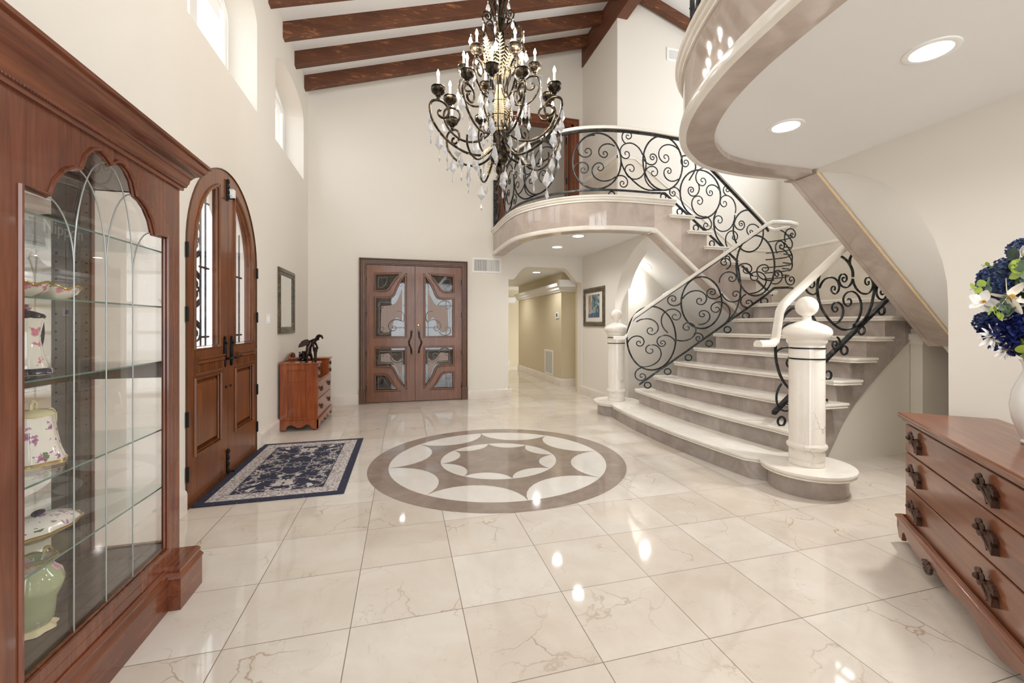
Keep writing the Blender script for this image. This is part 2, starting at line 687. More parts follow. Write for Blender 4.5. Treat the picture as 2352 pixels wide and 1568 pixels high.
for i, w in enumerate(WINS):
    fr = B().prism([win_loop(w[0] + 0.002, w[1] - 0.002, 3.652, 4.578), win_loop(w[0] + 0.055, w[1] - 0.055, 3.705, 4.56, 0.24)], lambda a, c, t: (XL - 0.27 - 0.05 * t, a, c))
    c = (w[0] + w[1]) / 2
    fr.box((XL - 0.315, c - 0.03, 3.7), (XL - 0.275, c + 0.03, 4.80))
    fr.prism([win_loop(w[0] + 0.06, c - 0.03, 3.71, 4.62, 0.08), win_loop(w[0] + 0.1, c - 0.07, 3.75, 4.6, 0.06)], lambda a, c_, t: (XL - 0.275 - 0.03 * t, a, c_))
    fr.prism([win_loop(c + 0.03, w[1] - 0.06, 3.71, 4.62, 0.08), win_loop(c + 0.07, w[1] - 0.1, 3.75, 4.6, 0.06)], lambda a, c_, t: (XL - 0.275 - 0.03 * t, a, c_))
    fo = struct('window_%d' % (i + 1), fr, M['white'], 'arched white clerestory window high in the left wall')
    g = B().prism([win_loop(w[0] + 0.05, w[1] - 0.05, 3.7, 4.56, 0.24)], lambda a, c, t: (XL - 0.294 - 0.004 * t, a, c))
    g.obj('pane', M['pane'], fo)

# back wall (plane Y = YB) with the study doors, the hall opening and the upper doorway
hall_open = [(1.89, 0), (1.89, 2.2), (1.99, 2.205), (2.035, 2.25), (2.08, 2.32), (2.14, 2.385), (2.19, 2.425), (2.25, 2.445), (2.97, 2.45), (3.03, 2.43), (3.09, 2.39), (3.15, 2.32), (3.20, 2.26), (3.25, 2.2), (3.36, 2.17), (3.36, 0)]
hall_open = [(1.89, 0), (1.89, 2.2)] + [tuple(p) for p in hall_open[2:-2]] + [(3.36, 2.17), (3.36, 0)]
outer = [(-2, 0), (-0.63, 0), (-0.63, 2.395), (1.02, 2.395), (1.02, 0)] + hall_open + [(4.2, 0), (4.2, 7.2), (-2, 7.2)]
updoor = [(1.78, ZF - 0.001), (3.19, ZF - 0.001), (3.19, 5.24), (1.78, 5.24)]
b = B().prism([outer, updoor], lambda a, c, t: (a, YB + 0.2 * t, c))
struct('wall_back', b, M['wall'], 'tall cream plaster back wall', smooth=20)

# main ceiling: slope rising from the left wall to the ridge, then falling to the right
SL = 0.312
zc = lambda x: 5.33 + SL * (x - XL)
ZR = zc(3.5)
b = B()
b.prism([[(-2.2, zc(-2.2)), (3.5, ZR), (7.2, ZR - 0.34 * 3.7), (7.2, ZR - 0.34 * 3.7 + 0.2), (3.5, ZR + 0.2), (-2.2, zc(-2.2) + 0.2)]], lambda a, c, t: (a, -3.2 + 11.6 * t, c))
struct('ceiling', b, M['ceil'], 'white vaulted ceiling', smooth=0)

# side walls of the stair well, upper and lower
b = B().box((XR, YB + 0.0, ZF - 0.4), (XR + 0.14, YW, 7.3))
b = B().prism([[(YW + 0.1, 2.9), (YB, 2.9), (YB, 7.4), (YW + 0.1, 7.4)]], lambda a, c, t: (XR + 0.002 + 0.2 * t, a, c))
struct('wall_upper_rear', b, M['wall'], 'upper wall pier beside the rear balcony')
b = B().prism([[(XR + 0.2, 0), (XE + 0.2, 0), (XE + 0.2, 7.4), (XR + 0.0, 7.4), (XR + 0.0, 2.9), (XR + 0.2, 2.9)]], lambda a, c, t: (a, YW + 0.2 * t, c))
struct('wall_stair_rear', b, M['wall'], 'cream stair well wall behind the rear flight')
b = B().prism([[(YN - 0.2, 0), (YW + 0.2, 0), (YW + 0.2, 7.4), (YN - 0.2, 7.4)], [(3.1, 4.0), (5.3, 4.0), (5.3, 5.5), (3.1, 5.5)]], lambda a, c, t: (XE + 0.2 * t, a, c))
struct('wall_landing', b, M['wall'], 'cream wall at the stair landing')
fr = B().prism([[(3.1, 4.0), (5.3, 4.0), (5.3, 5.5), (3.1, 5.5)], [(3.15, 4.05), (5.25, 4.05), (5.25, 5.45), (3.15, 5.45)]], lambda a, c, t: (XE + 0.08 + 0.04 * t, a, c)).box((XE + 0.08, 4.18, 4.0), (XE + 0.12, 4.22, 5.5))
struct('window_5', fr, M['white'])  # out-of-view window added to go with the stair well fill
b = B().prism([[(XR + 0.2, 0), (XE + 0.2, 0), (XE + 0.2, 7.4), (XR + 0.0, 7.4), (XR + 0.0, 2.9), (XR + 0.2, 2.9)]], lambda a, c, t: (a, YN - 0.2 * t, c))
struct('wall_stair_near', b, M['wall'], 'cream stair well wall beside the near flight')

# rear wall leaf with the arch under the stairs
arch_r = [(5.30, ZC), (5.46, 2.635), (5.62, 2.60), (5.76, 2.55), (5.89, 2.48), (6.02, 2.39), (6.13, 2.31), (6.22, 2.22), (6.31, 2.11), (6.39, 1.97), (6.45, 1.82), (6.48, 1.68), (6.49, 1.54), (6.49, 0)]
b = B().prism([[(YB, 0), (YB, ZC)] + arch_r], lambda a, c, t: (XR + 0.24 * t, a, c))
struct('wall_right_rear', b, M['wall'], 'cream wall with arched opening under the rear stairs')
arch_n = [(3.04, ZC), (2.945, 2.653), (2.80, 2.625), (2.594, 2.552), (2.44, 2.46), (2.34, 2.385), (2.28, 2.33), (2.18, 2.215), (2.094, 2.07), (2.03, 1.92), (1.984, 1.763), (1.96, 1.62), (1.954, 1.48), (1.949, 0)]
b = B().prism([[(-3, 0), (-3, ZC)] + arch_n], lambda a, c, t: (XR + 0.24 * t, a, c))
struct('wall_right_near', b, M['wall'], 'cream wall behind the chest with arched edge toward the stairs')
b = B().prism([[(-3, 2.9), (YN - 0.1, 2.9), (YN - 0.1, 7.4), (-3, 7.4)]], lambda a, c, t: (XR + 0.002 + 0.2 * t, a, c))
struct('wall_upper_near', b, M['wall'])

# entrance-side wall behind the camera, with its tall windows
b = B().prism([[(-2, 0), (4, 0), (4, 7.2), (-2, 7.2)], [(-0.5, 0.3), (2.5, 0.3), (2.5, 3.1), (-0.5, 3.1)], [(-0.8, 3.5), (2.6, 3.5), (2.6, 5.0), (-0.8, 5.0)]], lambda a, c, t: (a, -3.0 + 0.2 * t, c))
struct('wall_front', b, M['wall'])
fr = B()
for x0, x1, z0, z1 in ((-0.5, 2.5, 0.3, 3.1), (-0.8, 2.6, 3.5, 5.0)):
    for i in range(5):
        x = x0 + (x1 - x0) * i / 4
        fr.box((x - 0.025, -2.92, z0), (x + 0.025, -2.88, z1))
    for i in range(4):
        z = z0 + (z1 - z0) * i / 3
        fr.box((x0, -2.92, z - 0.025), (x1, -2.88, z + 0.025))
struct('window_4', fr, M['white'])

# hall beyond the opening
b = B().prism([[(XR - 0.05, 8.87), (5.2, 8.87), (5.2, 9.07), (XR + 0.15, 9.07), (XR + 0.15, 12.5), (XR - 0.05, 12.5)]], plan(0, 2.62))
struct('wall_hall_inner', b, M['hall'], 'tan inner wall of the hall with the return air grille')
b = B().box((1.6, YB + 0.2, 0), (1.8, 14, 2.62)).box((1.6, 13.9, 0), (5.2, 14.1, 2.62))
struct('wall_hall_far', b, M['hall'], 'tan far wall of the hall')
b = B().box((4.95, YB + 0.2, 0), (5.15, 9.0, 2.62)).box((XR - 0.02, YB + 0.2, 0), (5.1, YB + 0.3, 2.62))
struct('wall_hall_side', b, M['hall'])
b = B().box((1.6, YB + 0.2, 2.5), (5.2, 14.1, 2.66))
struct('ceiling_hall', b, M['ceil'], 'hall ceiling')
crown = [(0, 0), (0.03, 0.0), (0.04, 0.03), (0.075, 0.045), (0.09, 0.09), (0.13, 0.11), (0.15, 0.15), (0.15, 0.175), (0, 0.175)]
b = B().sweep([(XR - 0.05, 12.5, 2.08), (XR - 0.05, 8.87, 2.08), (5.0, 8.87, 2.08)], crown)
b.v = [v for v in b.v]
struct('trim_1', b, M['ceil'], 'cove crown moulding along the hall wall')
b = B().sweep([(1.8, 8.03, 2.08), (1.8, 13.9, 2.08), (XR + 0.2, 13.9, 2.08)], crown)
struct('trim_2', b, M['ceil'], 'cove crown moulding on the far hall walls')
b = B().sweep([(3.95, YB + 0.3, 2.12), (3.02, YB + 0.3, 2.12)], [(0, 0), (0.03, 0), (0.05, 0.04), (0.09, 0.06), (0.12, 0.11), (0.12, 0.14), (0, 0.14)])
struct('trim_3', b, M['white'], 'white crown end inside the hall opening')

# study behind the glazed double doors
b = B().box((-2, YB + 3.0, 0), (1.6, YB + 3.2, 2.7)).box((-2.2, YB + 0.2, 0), (-2.0, YB + 3.2, 2.7))
struct('wall_study', b, M['felt0'])
struct('ceiling_study', B().box((-2.2, YB + 0.2, 2.66), (1.6, YB + 3.2, 2.8)), M['ceil'])
# upper room behind the upstairs doorway
b = B().box((0.2, YB + 2.6, ZF), (4.6, YB + 2.8, 5.7)).box((0.1, YB + 0.2, ZF), (0.3, YB + 2.7, 5.7)).box((4.4, YB + 0.2, ZF), (4.6, YB + 2.7, 5.7))
struct('wall_upper_room', b, M['wall'])
struct('ceiling_upper_room', B().box((0.1, YB + 0.2, 5.6), (4.6, YB + 2.8, 5.75)), M['ceil'])
struct('floor_upper_room', B().box((0.1, YB + 0.2, 2.9), (4.6, YB + 2.8, ZF)), M['base'])
struct('trim_4', B().box((0.3, YB + 2.56, 3.78), (4.4, YB + 2.6, 3.87)), M['updoor'], 'brown chair rail in the upstairs room')

# baseboards
bp = [(0, 0), (0.03, 0), (0.03, 0.135), (0.024, 0.155), (0.012, 0.168), (0, 0.17)]
for nm, path, lab in (
        ('baseboard_left', [(XL, 5.30, 0), (XL, YB, 0)], 'pale marble baseboard along the left wall'),
        ('baseboard_left_near', [(XL, -2.8, 0), (XL, 3.62, 0)], 'pale marble baseboard behind the cabinet'),
        ('baseboard_back', [(XL, YB, 0), (-0.735, YB, 0)], 'pale marble baseboard left of the study doors'),
        ('baseboard_back_mid', [(1.12, YB, 0), (1.92, YB, 0), (1.92, YB + 0.2, 0)], 'pale marble baseboard between study doors and hall opening'),
        ('baseboard_right_rear', [(XR, YB + 0.1, 0), (XR, 6.49, 0), (XR + 0.24, 6.49, 0)], 'pale marble baseboard under the framed picture'),
        ('baseboard_right_near', [(XR, 1.95, 0), (XR, -2.8, 0)], None),
        ('baseboard_hall_inner', [(XR - 0.05, 12.5, 0), (XR - 0.05, 8.87, 0), (5.0, 8.87, 0)], 'tan marble baseboard of the inner hall wall'),
        ('baseboard_hall_far', [(1.8, 8.03, 0), (1.8, 13.9, 0), (XR, 13.9, 0)], 'tan marble baseboard of the far hall')):
    struct(nm, B().sweep(path, bp), M['base'], lab)

# ------------------------------------------------------------ balconies
def bal_curve(pts):
    return [Vector((x, y)) for x, y in pts]


REAR = [(1.60, YB), (1.60, 7.3), (1.605, 6.9), (1.625, 6.52), (1.68, 6.25), (1.79, 6.0), (1.95, 5.76), (2.13, 5.575), (2.35, 5.425), (2.60, 5.33), (2.84, 5.285), (3.08, YFR), (3.35, YFR)]
NEAR = [(3.35, YFN), (3.10, YFN), (2.84, 3.085), (2.60, 3.055), (2.35, 2.985), (2.15, 2.865), (1.96, 2.70), (1.81, 2.50), (1.70, 2.285), (1.615, 2.05), (1.55, 1.78), (1.51, 1.45), (1.485, 1.1)]
REAR = [tuple(p)[:2] for p in smooth_path([(x, y, 0) for x, y in REAR], 3)]
NEAR = [tuple(p)[:2] for p in smooth_path([(x, y, 0) for x, y in NEAR], 3)] + [(1.48, -2.79)]


def balcony(name, crv, label, flip, wall_pts, near=False):
    root = thing(name, label, 'balcony', (crv[0][0], crv[0][1], ZC))
    tag(root, kind='structure')
    # travel so that "right" is outward (room side)
    path = list(crv)
    p3 = lambda z: [(x, y, z) for x, y in path]
    ext = p3(ZF)
    ext = ([(3.67, YFN, ZF)] + ext) if near else (ext + [(3.67, YFR, ZF)])
    B().sweep(ext, [(-0.3, 0), (0.045, 0), (0.052, -0.012), (0.045, -0.026), (0.03, -0.03), (0.036, -0.045), (0.028, -0.058), (0.014, -0.064), (0.014, -0.085), (-0.3, -0.085)]).obj('floor_nosing', M['cream'], root, True)
    B().sweep(p3(ZF - 0.08), [(-0.1, 0), (0, 0), (0, -0.335), (-0.1, -0.335)]).obj('fascia', M['taupe'], root, True)
    B().sweep(p3(ZC - 0.04), [(-0.02, 0.0), (0.022, 0.0), (0.028, 0.02), (0.022, 0.055), (-0.02, 0.062)]).obj('lower_molding', M['cream'], root, True)
    B().sweep(p3(ZC - 0.038), [(-0.02, 0.0), (-0.02, 0.04), (-0.2, 0.04), (-0.2, 0.0)]).obj('soffit_band', M['taupe'], root, True)
    ins = []
    for i, p in enumerate(path):
        a, b_ = Vector(path[max(i - 1, 0)]), Vector(path[min(i + 1, len(path) - 1)])
        t = (b_ - a).normalized()
        ins.append((p[0] - t.y * 0.05, p[1] + t.x * 0.05))
    poly = ins + wall_pts
    B().prism([poly], plan(ZC, ZF - 0.1)).obj('soffit', M['ceil'], root, True, smooth=0)
    B().prism([poly], plan(ZF - 0.1, ZF - 0.004)).obj('floor_slab', M['base'], root, True, smooth=0)
    return root


balcony('balcony', REAR, 'rear upper balcony with curved taupe marble fascia', False, [(XR + 0.2, YFR + 0.05), (XR + 0.2, YB)])
balcony('balcony', NEAR, 'near upper balcony overhead at the right, marble underside band', True, [(XR + 0.2, -2.8), (XR + 0.2, YFN - 0.05)], True)


# ------------------------------------------------------------ staircase
stair = thing('staircase', 'grand marble staircase with cream treads and taupe risers rising to both balconies', 'staircase', (2.82, 4.4, 0))
TX = {1: 2.85, 2: 3.27, 3: 3.55, 4: 3.88, 5: 4.14, 6: 4.39, 7: 4.635, 8: 4.875}
BOW = {1: 0.085, 2: 0.09, 3: 0.07, 4: 0.045, 5: 0.02, 6: 0.01, 7: 0, 8: 0}
SKEW = {1: 0, 2: 0.0, 3: 0.045, 4: 0.095, 5: 0.095, 6: 0.10, 7: 0.11, 8: 0.12}
YR_ = {1: 3.10, 2: 3.13, 3: 3.18, 4: 3.22, 5: 3.25, 6: 3.27, 7: 3.27, 8: 3.27}
YL_ = {1: 5.68, 2: 5.70, 3: 5.55, 4: 5.42, 5: 5.315, 6: 5.22, 7: 5.13, 8: 5.04}


def rline(k, dx=0.0, y0=None, y1=None, n=14):
    y0 = YR_[k] if y0 is None else y0
    y1 = YL_[k] if y1 is None else y1
    return [(TX[k] + dx + BOW[k] * ((y - 4.42) / 1.25) ** 2 - SKEW[k] * (y - 4.3) / 1.1, y) for y in [y0 + (y1 - y0) * i / n for i in range(n + 1)]]


def tread_obj(poly, z, parent=stair):
    bb = B()
    bb.prism([poly], plan(z - 0.024, z))
    bb.prism([offs(poly, -0.012)], plan(z - 0.036, z - 0.0235))
    bb.prism([offs(poly, -0.006)], plan(z - 0.048, z - 0.0355))
    return bb.obj('tread', M['cream'], parent, True, smooth=25, bevel=0.004)


DR_C, DL_C = (3.24, 2.84), (3.15, 6.0)
# first tread with its two rounded ends
nose = rline(1, -0.035, 3.17, 5.62, 18)
t1 = nose[:]
t1 += [(DL_C[0] + 0.345 * math.cos(math.radians(a)), DL_C[1] + 0.345 * math.sin(math.radians(a))) for a in range(232, -31, -12)]
t1 += [(3.62, 5.6), (3.60, 4.4), (3.62, 3.25)]
t1 += [(DR_C[0] + 0.345 * math.cos(math.radians(a)), DR_C[1] + 0.345 * math.sin(math.radians(a))) for a in range(30, -233, -12)]
tread_obj(t1, zt(1))
r1 = rline(1, 0.0, 3.12, 5.66, 18)
rr = r1[:]
rr += [(DL_C[0] + 0.285 * math.cos(math.radians(a)), DL_C[1] + 0.285 * math.sin(math.radians(a))) for a in range(228, -41, -12)]
rr += [(3.5, 5.6), (3.5, 4.4), (3.5, 3.2)]
rr += [(DR_C[0] + 0.285 * math.cos(math.radians(a)), DR_C[1] + 0.285 * math.sin(math.radians(a))) for a in range(40, -229, -12)]
B().prism([rr], plan(0, zt(1) - 0.047)).obj('riser', M['brown'], stair, True, smooth=25)
for k in range(2, 9):
    a = rline(k, 0.0)
    bpts = rline(k, 0.03)
    B().prism([a + bpts[::-1]], plan(zt(k - 1) - 0.001, zt(k) - 0.047)).obj('riser', M['brown'], stair, True, smooth=25)
    if k < 8:
        n_ = rline(k, -0.045, YR_[k] - 0.07, YL_[k] + 0.06)
        bk = rline(k + 1, 0.03, YR_[k] - 0.07, YL_[k] + 0.06)
        # soften the two front corners
        n_[0] = (n_[0][0] + 0.05, n_[0][1])
        n_[-1] = (n_[-1][0] + 0.05, n_[-1][1])
        n_.insert(1, (n_[1][0] + 0.006, YR_[k] - 0.035))
        n_.insert(-1, (n_[-2][0] + 0.006, YL_[k] + 0.03))
        tread_obj(n_ + bk[::-1], zt(k))
# landing
tread_obj([(4.95, 3.20), (4.72, 5.10), (4.80, 5.14), (5.38, 5.14), (5.38, YW), (XE, YW), (XE, YN), (5.38, YN), (5.38, 3.14), (4.99, 3.15)], zt(8)).name = 'landing'
B().prism([[(5.04, 3.3), (4.84, 5.08), (5.2, 5.1), (5.3, YW), (XE, YW), (XE, YN), (5.3, YN), (5.3, 3.2)]], plan(zt(8) - 0.3, zt(8) - 0.05)).obj('landing_slab', M['brown'], stair, True, smooth=0)

# taupe side face of the lower flight, diagonal underside
sf = [(3.30, 0.0)]
for k in range(2, 9):
    x = rline(k)[0][0] + 0.012
    sf += [(x, zt(k - 1) - 0.02), (x, zt(k) - 0.03)]
sf += [(5.14, zt(8) - 0.03), (5.14, 1.22), (4.93, 1.05), (4.65, 0.83), (4.50, 0.70), (4.35, 0.565), (4.26, 0.46), (4.17, 0.34), (4.10, 0.22), (4.03, 0.11), (3.97, 0.0)]
B().prism([sf], lambda a, c, t: (a, 3.275 + 0.03 * t, c)).obj('side_face', M['brown'], stair, True, smooth=0)
sl = [(3.35, 0.0)]
for k in range(2, 9):
    x = rline(k)[-1][0] + 0.02
    sl += [(x, zt(k - 1) - 0.02), (x, zt(k) - 0.03)]
sl += [(4.9, zt(8) - 0.03), (4.9, 0)]
B().prism([sl], lambda a, c, t: (a, 5.60 - 0.40 * (a - 3.35) - 0.03 * t, c)).obj('side_face', M['brown'], stair, True, smooth=0)
struct('wall_under_stairs', B().prism([[(3.9, 0), (XE, 0), (XE, 1.60), (5.1, 1.60), (5.1, 1.25), (4.65, 0.87), (4.2, 0.45), (3.96, 0.05)]], lambda a, c, t: (a, 3.315 + 0.05 * t, c)), M['wall'], 'cream wall below the diagonal edge of the lower flight')
struct('trim_5', B().box((5.16, 3.20, 0), (5.66, 3.31, 1.15)), M['wall'], 'cream pilaster panel under the landing')
B().box((5.12, 3.17, 1.15), (5.70, 3.31, 1.19)).box((5.08, 3.13, 1.19), (5.74, 3.31, 1.26)).box((5.11, 3.16, 1.26), (5.71, 3.31, 1.31)).obj('bracket', M['cream'], stair, True)


def upper_flight(yf, ys, yw, A, C):
    """flight from the landing up toward -X; yf = room-side face, ys = +1 if the stair lies toward +y of the face"""
    Rk = {9: 5.35, 10: 5.06, 11: 4.77, 12: 4.48, 13: 4.20, 14: 3.92, 15: 3.63}
    m = (C[1] - A[1]) / (C[0] - A[0])
    L = lambda x, dz=0.0: (x, A[1] + m * (x - A[0]) + dz)
    for k in range(9, 16):
        x = Rk[k]
        y0, y1 = sorted((yf + ys * 0.02, yw))
        B().box((x - 0.03, y0, zt(k - 1) - 0.001), (x, y1, zt(k) - 0.047)).obj('riser', M['brown'], stair, True)
    for k in range(9, 15):
        xa, xb = Rk[k + 1] - 0.05, Rk[k] + 0.05
        ya, yb_ = yf - ys * 0.055, yw
        tread_obj([(xa, ya), (xb, ya), (xb, yb_), (xa, yb_)], zt(k))
    # face
    pf = [(3.34, ZC), (3.34, ZF - 0.08), (Rk[15], ZF - 0.08), (Rk[15], zt(14) - 0.045)]
    for k in range(14, 8, -1):
        pf += [(Rk[k], zt(k) - 0.045), (Rk[k], zt(k - 1) - 0.045)]
    pf += [(Rk[9] + 0.03, zt(8) - 0.045), (Rk[9] + 0.03, C[1]), L(C[0], 0.02), L(A[0], 0.02)]
    B().prism([pf], lambda a, c, t: (a, yf + ys * 0.08 * t, c)).obj('stringer', M['taupe'], stair, True, smooth=0)
    # lip moulding and soffit band
    lp = [(A[0] - 0.08, yf, A[1]), (A[0], yf, A[1]), (C[0], yf, C[1])]
    if ys < 0:
        lp = lp[::-1]
    B().sweep(lp, [(-0.02, -0.03), (0.022, -0.03), (0.028, -0.006), (0.022, 0.027), (-0.02, 0.032)]).obj('lower_molding', M['cream'] if ys > 0 else M['taupe'], stair, True)
    s2 = [L(A[0], -0.025), L(C[0], -0.025), L(C[0], 0.015), L(A[0], 0.015)]
    B().prism([s2], lambda a, c, t: (a, yf + ys * (0.02 + 0.2 * t), c)).obj('soffit_band', M['taupe'], stair, True, smooth=0)
    s3 = [L(3.39, 0.01), L(5.25, 0.01), L(5.25, 0.10), L(3.39, 0.10)]
    B().prism([s3], lambda a, c, t: (a, yf + ys * 0.08 + (yw - yf - ys * 0.08) * t, c)).obj('soffit', M['ceil'], stair, True, smooth=0)
    B().prism([[L(A[0], -0.02), L(C[0], -0.02), L(C[0], -0.004), L(A[0], -0.004)]], lambda a, c, t: (a, yf + ys * (0.215 + 0.02 * t), c)).obj('soffit_bead', M['beadtrim'], stair, True, smooth=0)


M['beadtrim'] = Mat('ochre_edge_strip', rgb(236, 214, 176), 0.5).m
upper_flight(YFR, 1, YW, (3.37, 2.655), (5.24, 1.155))
upper_flight(YFN, -1, YN, (3.37, 2.655), (5.08, 1.165))

# marble wainscot with cap following the flights
WZ = 2.72
wc = [(XR, 4.13), (3.70, 4.13), (5.72, WZ), (XE, WZ)]
struct('trim_6', B().prism([[(XR, ZF)] + wc + [(XE, 1.63), (5.2, 1.63), (3.4, 2.9)]], lambda a, c, t: (a, YW - 0.012 * t, c)), M['wains'], 'cream marble wainscot along the rear stair wall', smooth=0)
cap = [(0, 0), (0.024, 0), (0.03, 0.012), (0.03, 0.03), (0.02, 0.045), (0.026, 0.06), (0, 0.06)]
struct('trim_7', B().sweep([(x, YW, z - 0.05) for x, z in wc], cap), M['cream'], 'marble cap rail of the rear wainscot')
struct('trim_8', B().prism([[(YB, ZF), (YB, 4.13), (YW, 4.13), (YW, ZF)]], lambda a, c, t: (XR - 0.012 * t, a, c)), M['wains'], 'marble wainscot on the balcony pier', smooth=0)
struct('trim_9', B().sweep([(XR, YB, 4.08), (XR, YW, 4.08)], cap), M['cream'], 'marble cap rail on the balcony pier')
struct('trim_10', B().prism([[(YN, 1.63), (YN, WZ), (YW, WZ), (YW, 1.63)]], lambda a, c, t: (XE - 0.012 * t, a, c)), M['wains'], 'marble wainscot at the landing', smooth=0)
struct('trim_11', B().sweep([(XE, YW, WZ - 0.05), (XE, YN, WZ - 0.05)], cap), M['cream'], 'marble cap rail at the landing')


# ------------------------------------------------------------ newel posts
def newel(c, label, scale=1.0):
    root = thing('newel_post', label, 'newel post', (c[0], c[1], zt(1)), 0, 'newel posts at the foot of the stairs')
    prof = [(0.128, 0), (0.132, 0.004), (0.132, 0.02), (0.126, 0.03), (0.124, 0.045), (0.13, 0.055), (0.13, 0.12), (0.126, 0.128), (0.134, 0.133), (0.145, 0.143), (0.149, 0.157), (0.145, 0.17), (0.134, 0.18), (0.13, 0.186), (0.13, 0.985)]
    B().lathe(prof, n=40).obj('shaft', M['newel'], root)
    cap_ = [(0.130, 0.985), (0.133, 0.992), (0.142, 1.004), (0.146, 1.018), (0.146, 1.03), (0.15, 1.036), (0.163, 1.046), (0.176, 1.066), (0.181, 1.09), (0.176, 1.112), (0.162, 1.13), (0.14, 1.146), (0.10, 1.166), (0.06, 1.184), (0.036, 1.19), (0.033, 1.195), (0.033, 1.235), (0.03, 1.24)]
    B().lathe(cap_, n=40).obj('cap', M['newel'], root)
    B().ball((0, 0, 1.305), 0.085, 28, 18).obj('ball_finial', M['newel'], root)
    for z in (0.875, 0.962):
        B().lathe([(0.13, z - 0.006), (0.1345, z - 0.005), (0.1345, z + 0.005), (0.13, z + 0.006)], n=40).obj('band', M['black'], root)
    return root


newel(DR_C, 'ivory marble newel post with ball, in front of the near railing')
newel(DL_C, 'ivory marble newel post with ball, below the framed picture')


# ------------------------------------------------------------ wrought iron railings
def spiral(cx, cz, sx, sz, d, T, n=44):
    T = T + 1.6 if T > 8 else T
    """log spiral from the start point into its eye; d = 1 clockwise as seen from the room"""
    dx, dz = sx - cx, sz - cz
    r0 = math.hypot(dx, dz)
    a0 = math.atan2(dz, dx)
    rl = max(0.33 * r0, min(0.6 * r0, 0.06))
    out = []
    for i in range(n + 1):
        t = T * i / n
        if t < PI or T < 4:
            r = r0 * (rl / r0) ** (t / PI)
        else:
            r = rl * (1 - 0.84 * ((t - PI) / (T - PI)) ** 0.85)
        a = a0 - d * t
        out.append((cx + r * math.cos(a), cz + r * math.sin(a)))
    return out


def railing_parts(root, data, f, rs=0.0098, yw=0.013):
    """every scroll of the ironwork is a part; f(s, z) -> 3D"""
    n = 0
    for (cx, cz, rx, rz) in data['C']:
        pts = [f(cx + rx * math.cos(2 * PI * i / 40), cz + rz * math.sin(2 * PI * i / 40)) for i in range(40)]
        B().tube(pts, rs * 1.25, 6, True).obj('circle', M['iron'], root, True)
    for s in data['S']:
        pts = [f(*p) for p in spiral(*s)]
        rr_ = [rs * (1 - 0.35 * i / len(pts)) for i in range(len(pts))]
        rr_[-1] = rs * 1.25
        B().tube(pts, rr_, 6).obj('scroll', M['iron'], root, True)
    for p in data['P']:
        pts = [f(*q) for q in [tuple(v)[:2] for v in smooth_path([(a, c, 0) for a, c in p], 5)]]
        B().tube(pts, rs * 1.15, 6).obj('curved_bar', M['iron'], root, True)
    for (cx, cz, r) in data['R']:
        pts = [f(cx + r * math.cos(2 * PI * i / 20), cz + r * math.sin(2 * PI * i / 20)) for i in range(20)]
        B().tube(pts, rs, 6, True).obj('ring', M['iron'], root, True)


HR = [(-0.034, -0.012), (-0.038, 0.004), (-0.03, 0.022), (-0.012, 0.032), (0.012, 0.032), (0.03, 0.022), (0.038, 0.004), (0.034, -0.012)]


def handrail(root, pts, mat='cream', s=1.2, k=0):
    B().sweep(pts, [(a * s, c * s) for a, c in HR]).obj('handrail', M[mat], root, True, smooth=50)


def flatbar(root, pts, w=0.02, h=0.022, name='rail_bar'):
    B().sweep(pts, [(-w, -h / 2), (w, -h / 2), (w, h / 2), (-w, h / 2)]).obj(name, M['iron'], root, True)


LL = {'C':[(3.422,1.16,0.313,0.456),(4.054,1.664,0.253,0.365),(4.715,2.173,0.23,0.419)],'S':[(3.418,1.275,3.23,1.394,1,8.5),(3.268,1.093,3.118,1.087,1,8.5),(3.414,0.988,3.303,0.753,-1,8.5),(3.563,1.094,3.728,1.114,-1,10),(3.728,1.474,3.635,1.237,1,8.5),(3.879,1.313,3.719,1.143,-1,8.5),(4.02,1.163,3.962,1.219,1,8.5),(3.303,0.614,3.294,0.734,-1,8.5),(3.698,1.716,3.807,1.673,1,8.5),(4.039,1.694,3.82,1.721,1,8.5),(4.188,1.808,4.302,1.774,1,10),(4.072,1.496,4.017,1.356,-1,8.5),(4.241,1.578,4.298,1.332,-1,8.5),(4.426,2.001,4.276,1.938,1,8.5),(4.476,1.775,4.308,1.79,-1,8.5),(4.341,2.223,4.362,2.132,-1,8.5),(4.607,2.117,4.498,2.147,1,8.5),(4.715,2.011,4.637,1.783,-1,8.5),(4.827,2.127,4.939,1.972,1,10),(4.631,1.658,4.601,1.776,-1,8.5)],'P':[[(4.483,2.277),(4.518,2.081),(4.539,1.869),(4.511,1.657),(4.447,1.495),(4.305,1.332)]],'R':[(3.376,0.486,0.042),(3.631,0.686,0.042),(3.894,0.887,0.042),(4.15,1.088,0.042),(4.377,1.284,0.042),(4.601,1.478,0.042),(4.822,1.679,0.042)],'bot':[(3.268,0.494),(4.822,1.748)],'hand':[(2.922,1.154),(3.082,1.155),(3.218,1.474),(4.645,2.565)]}
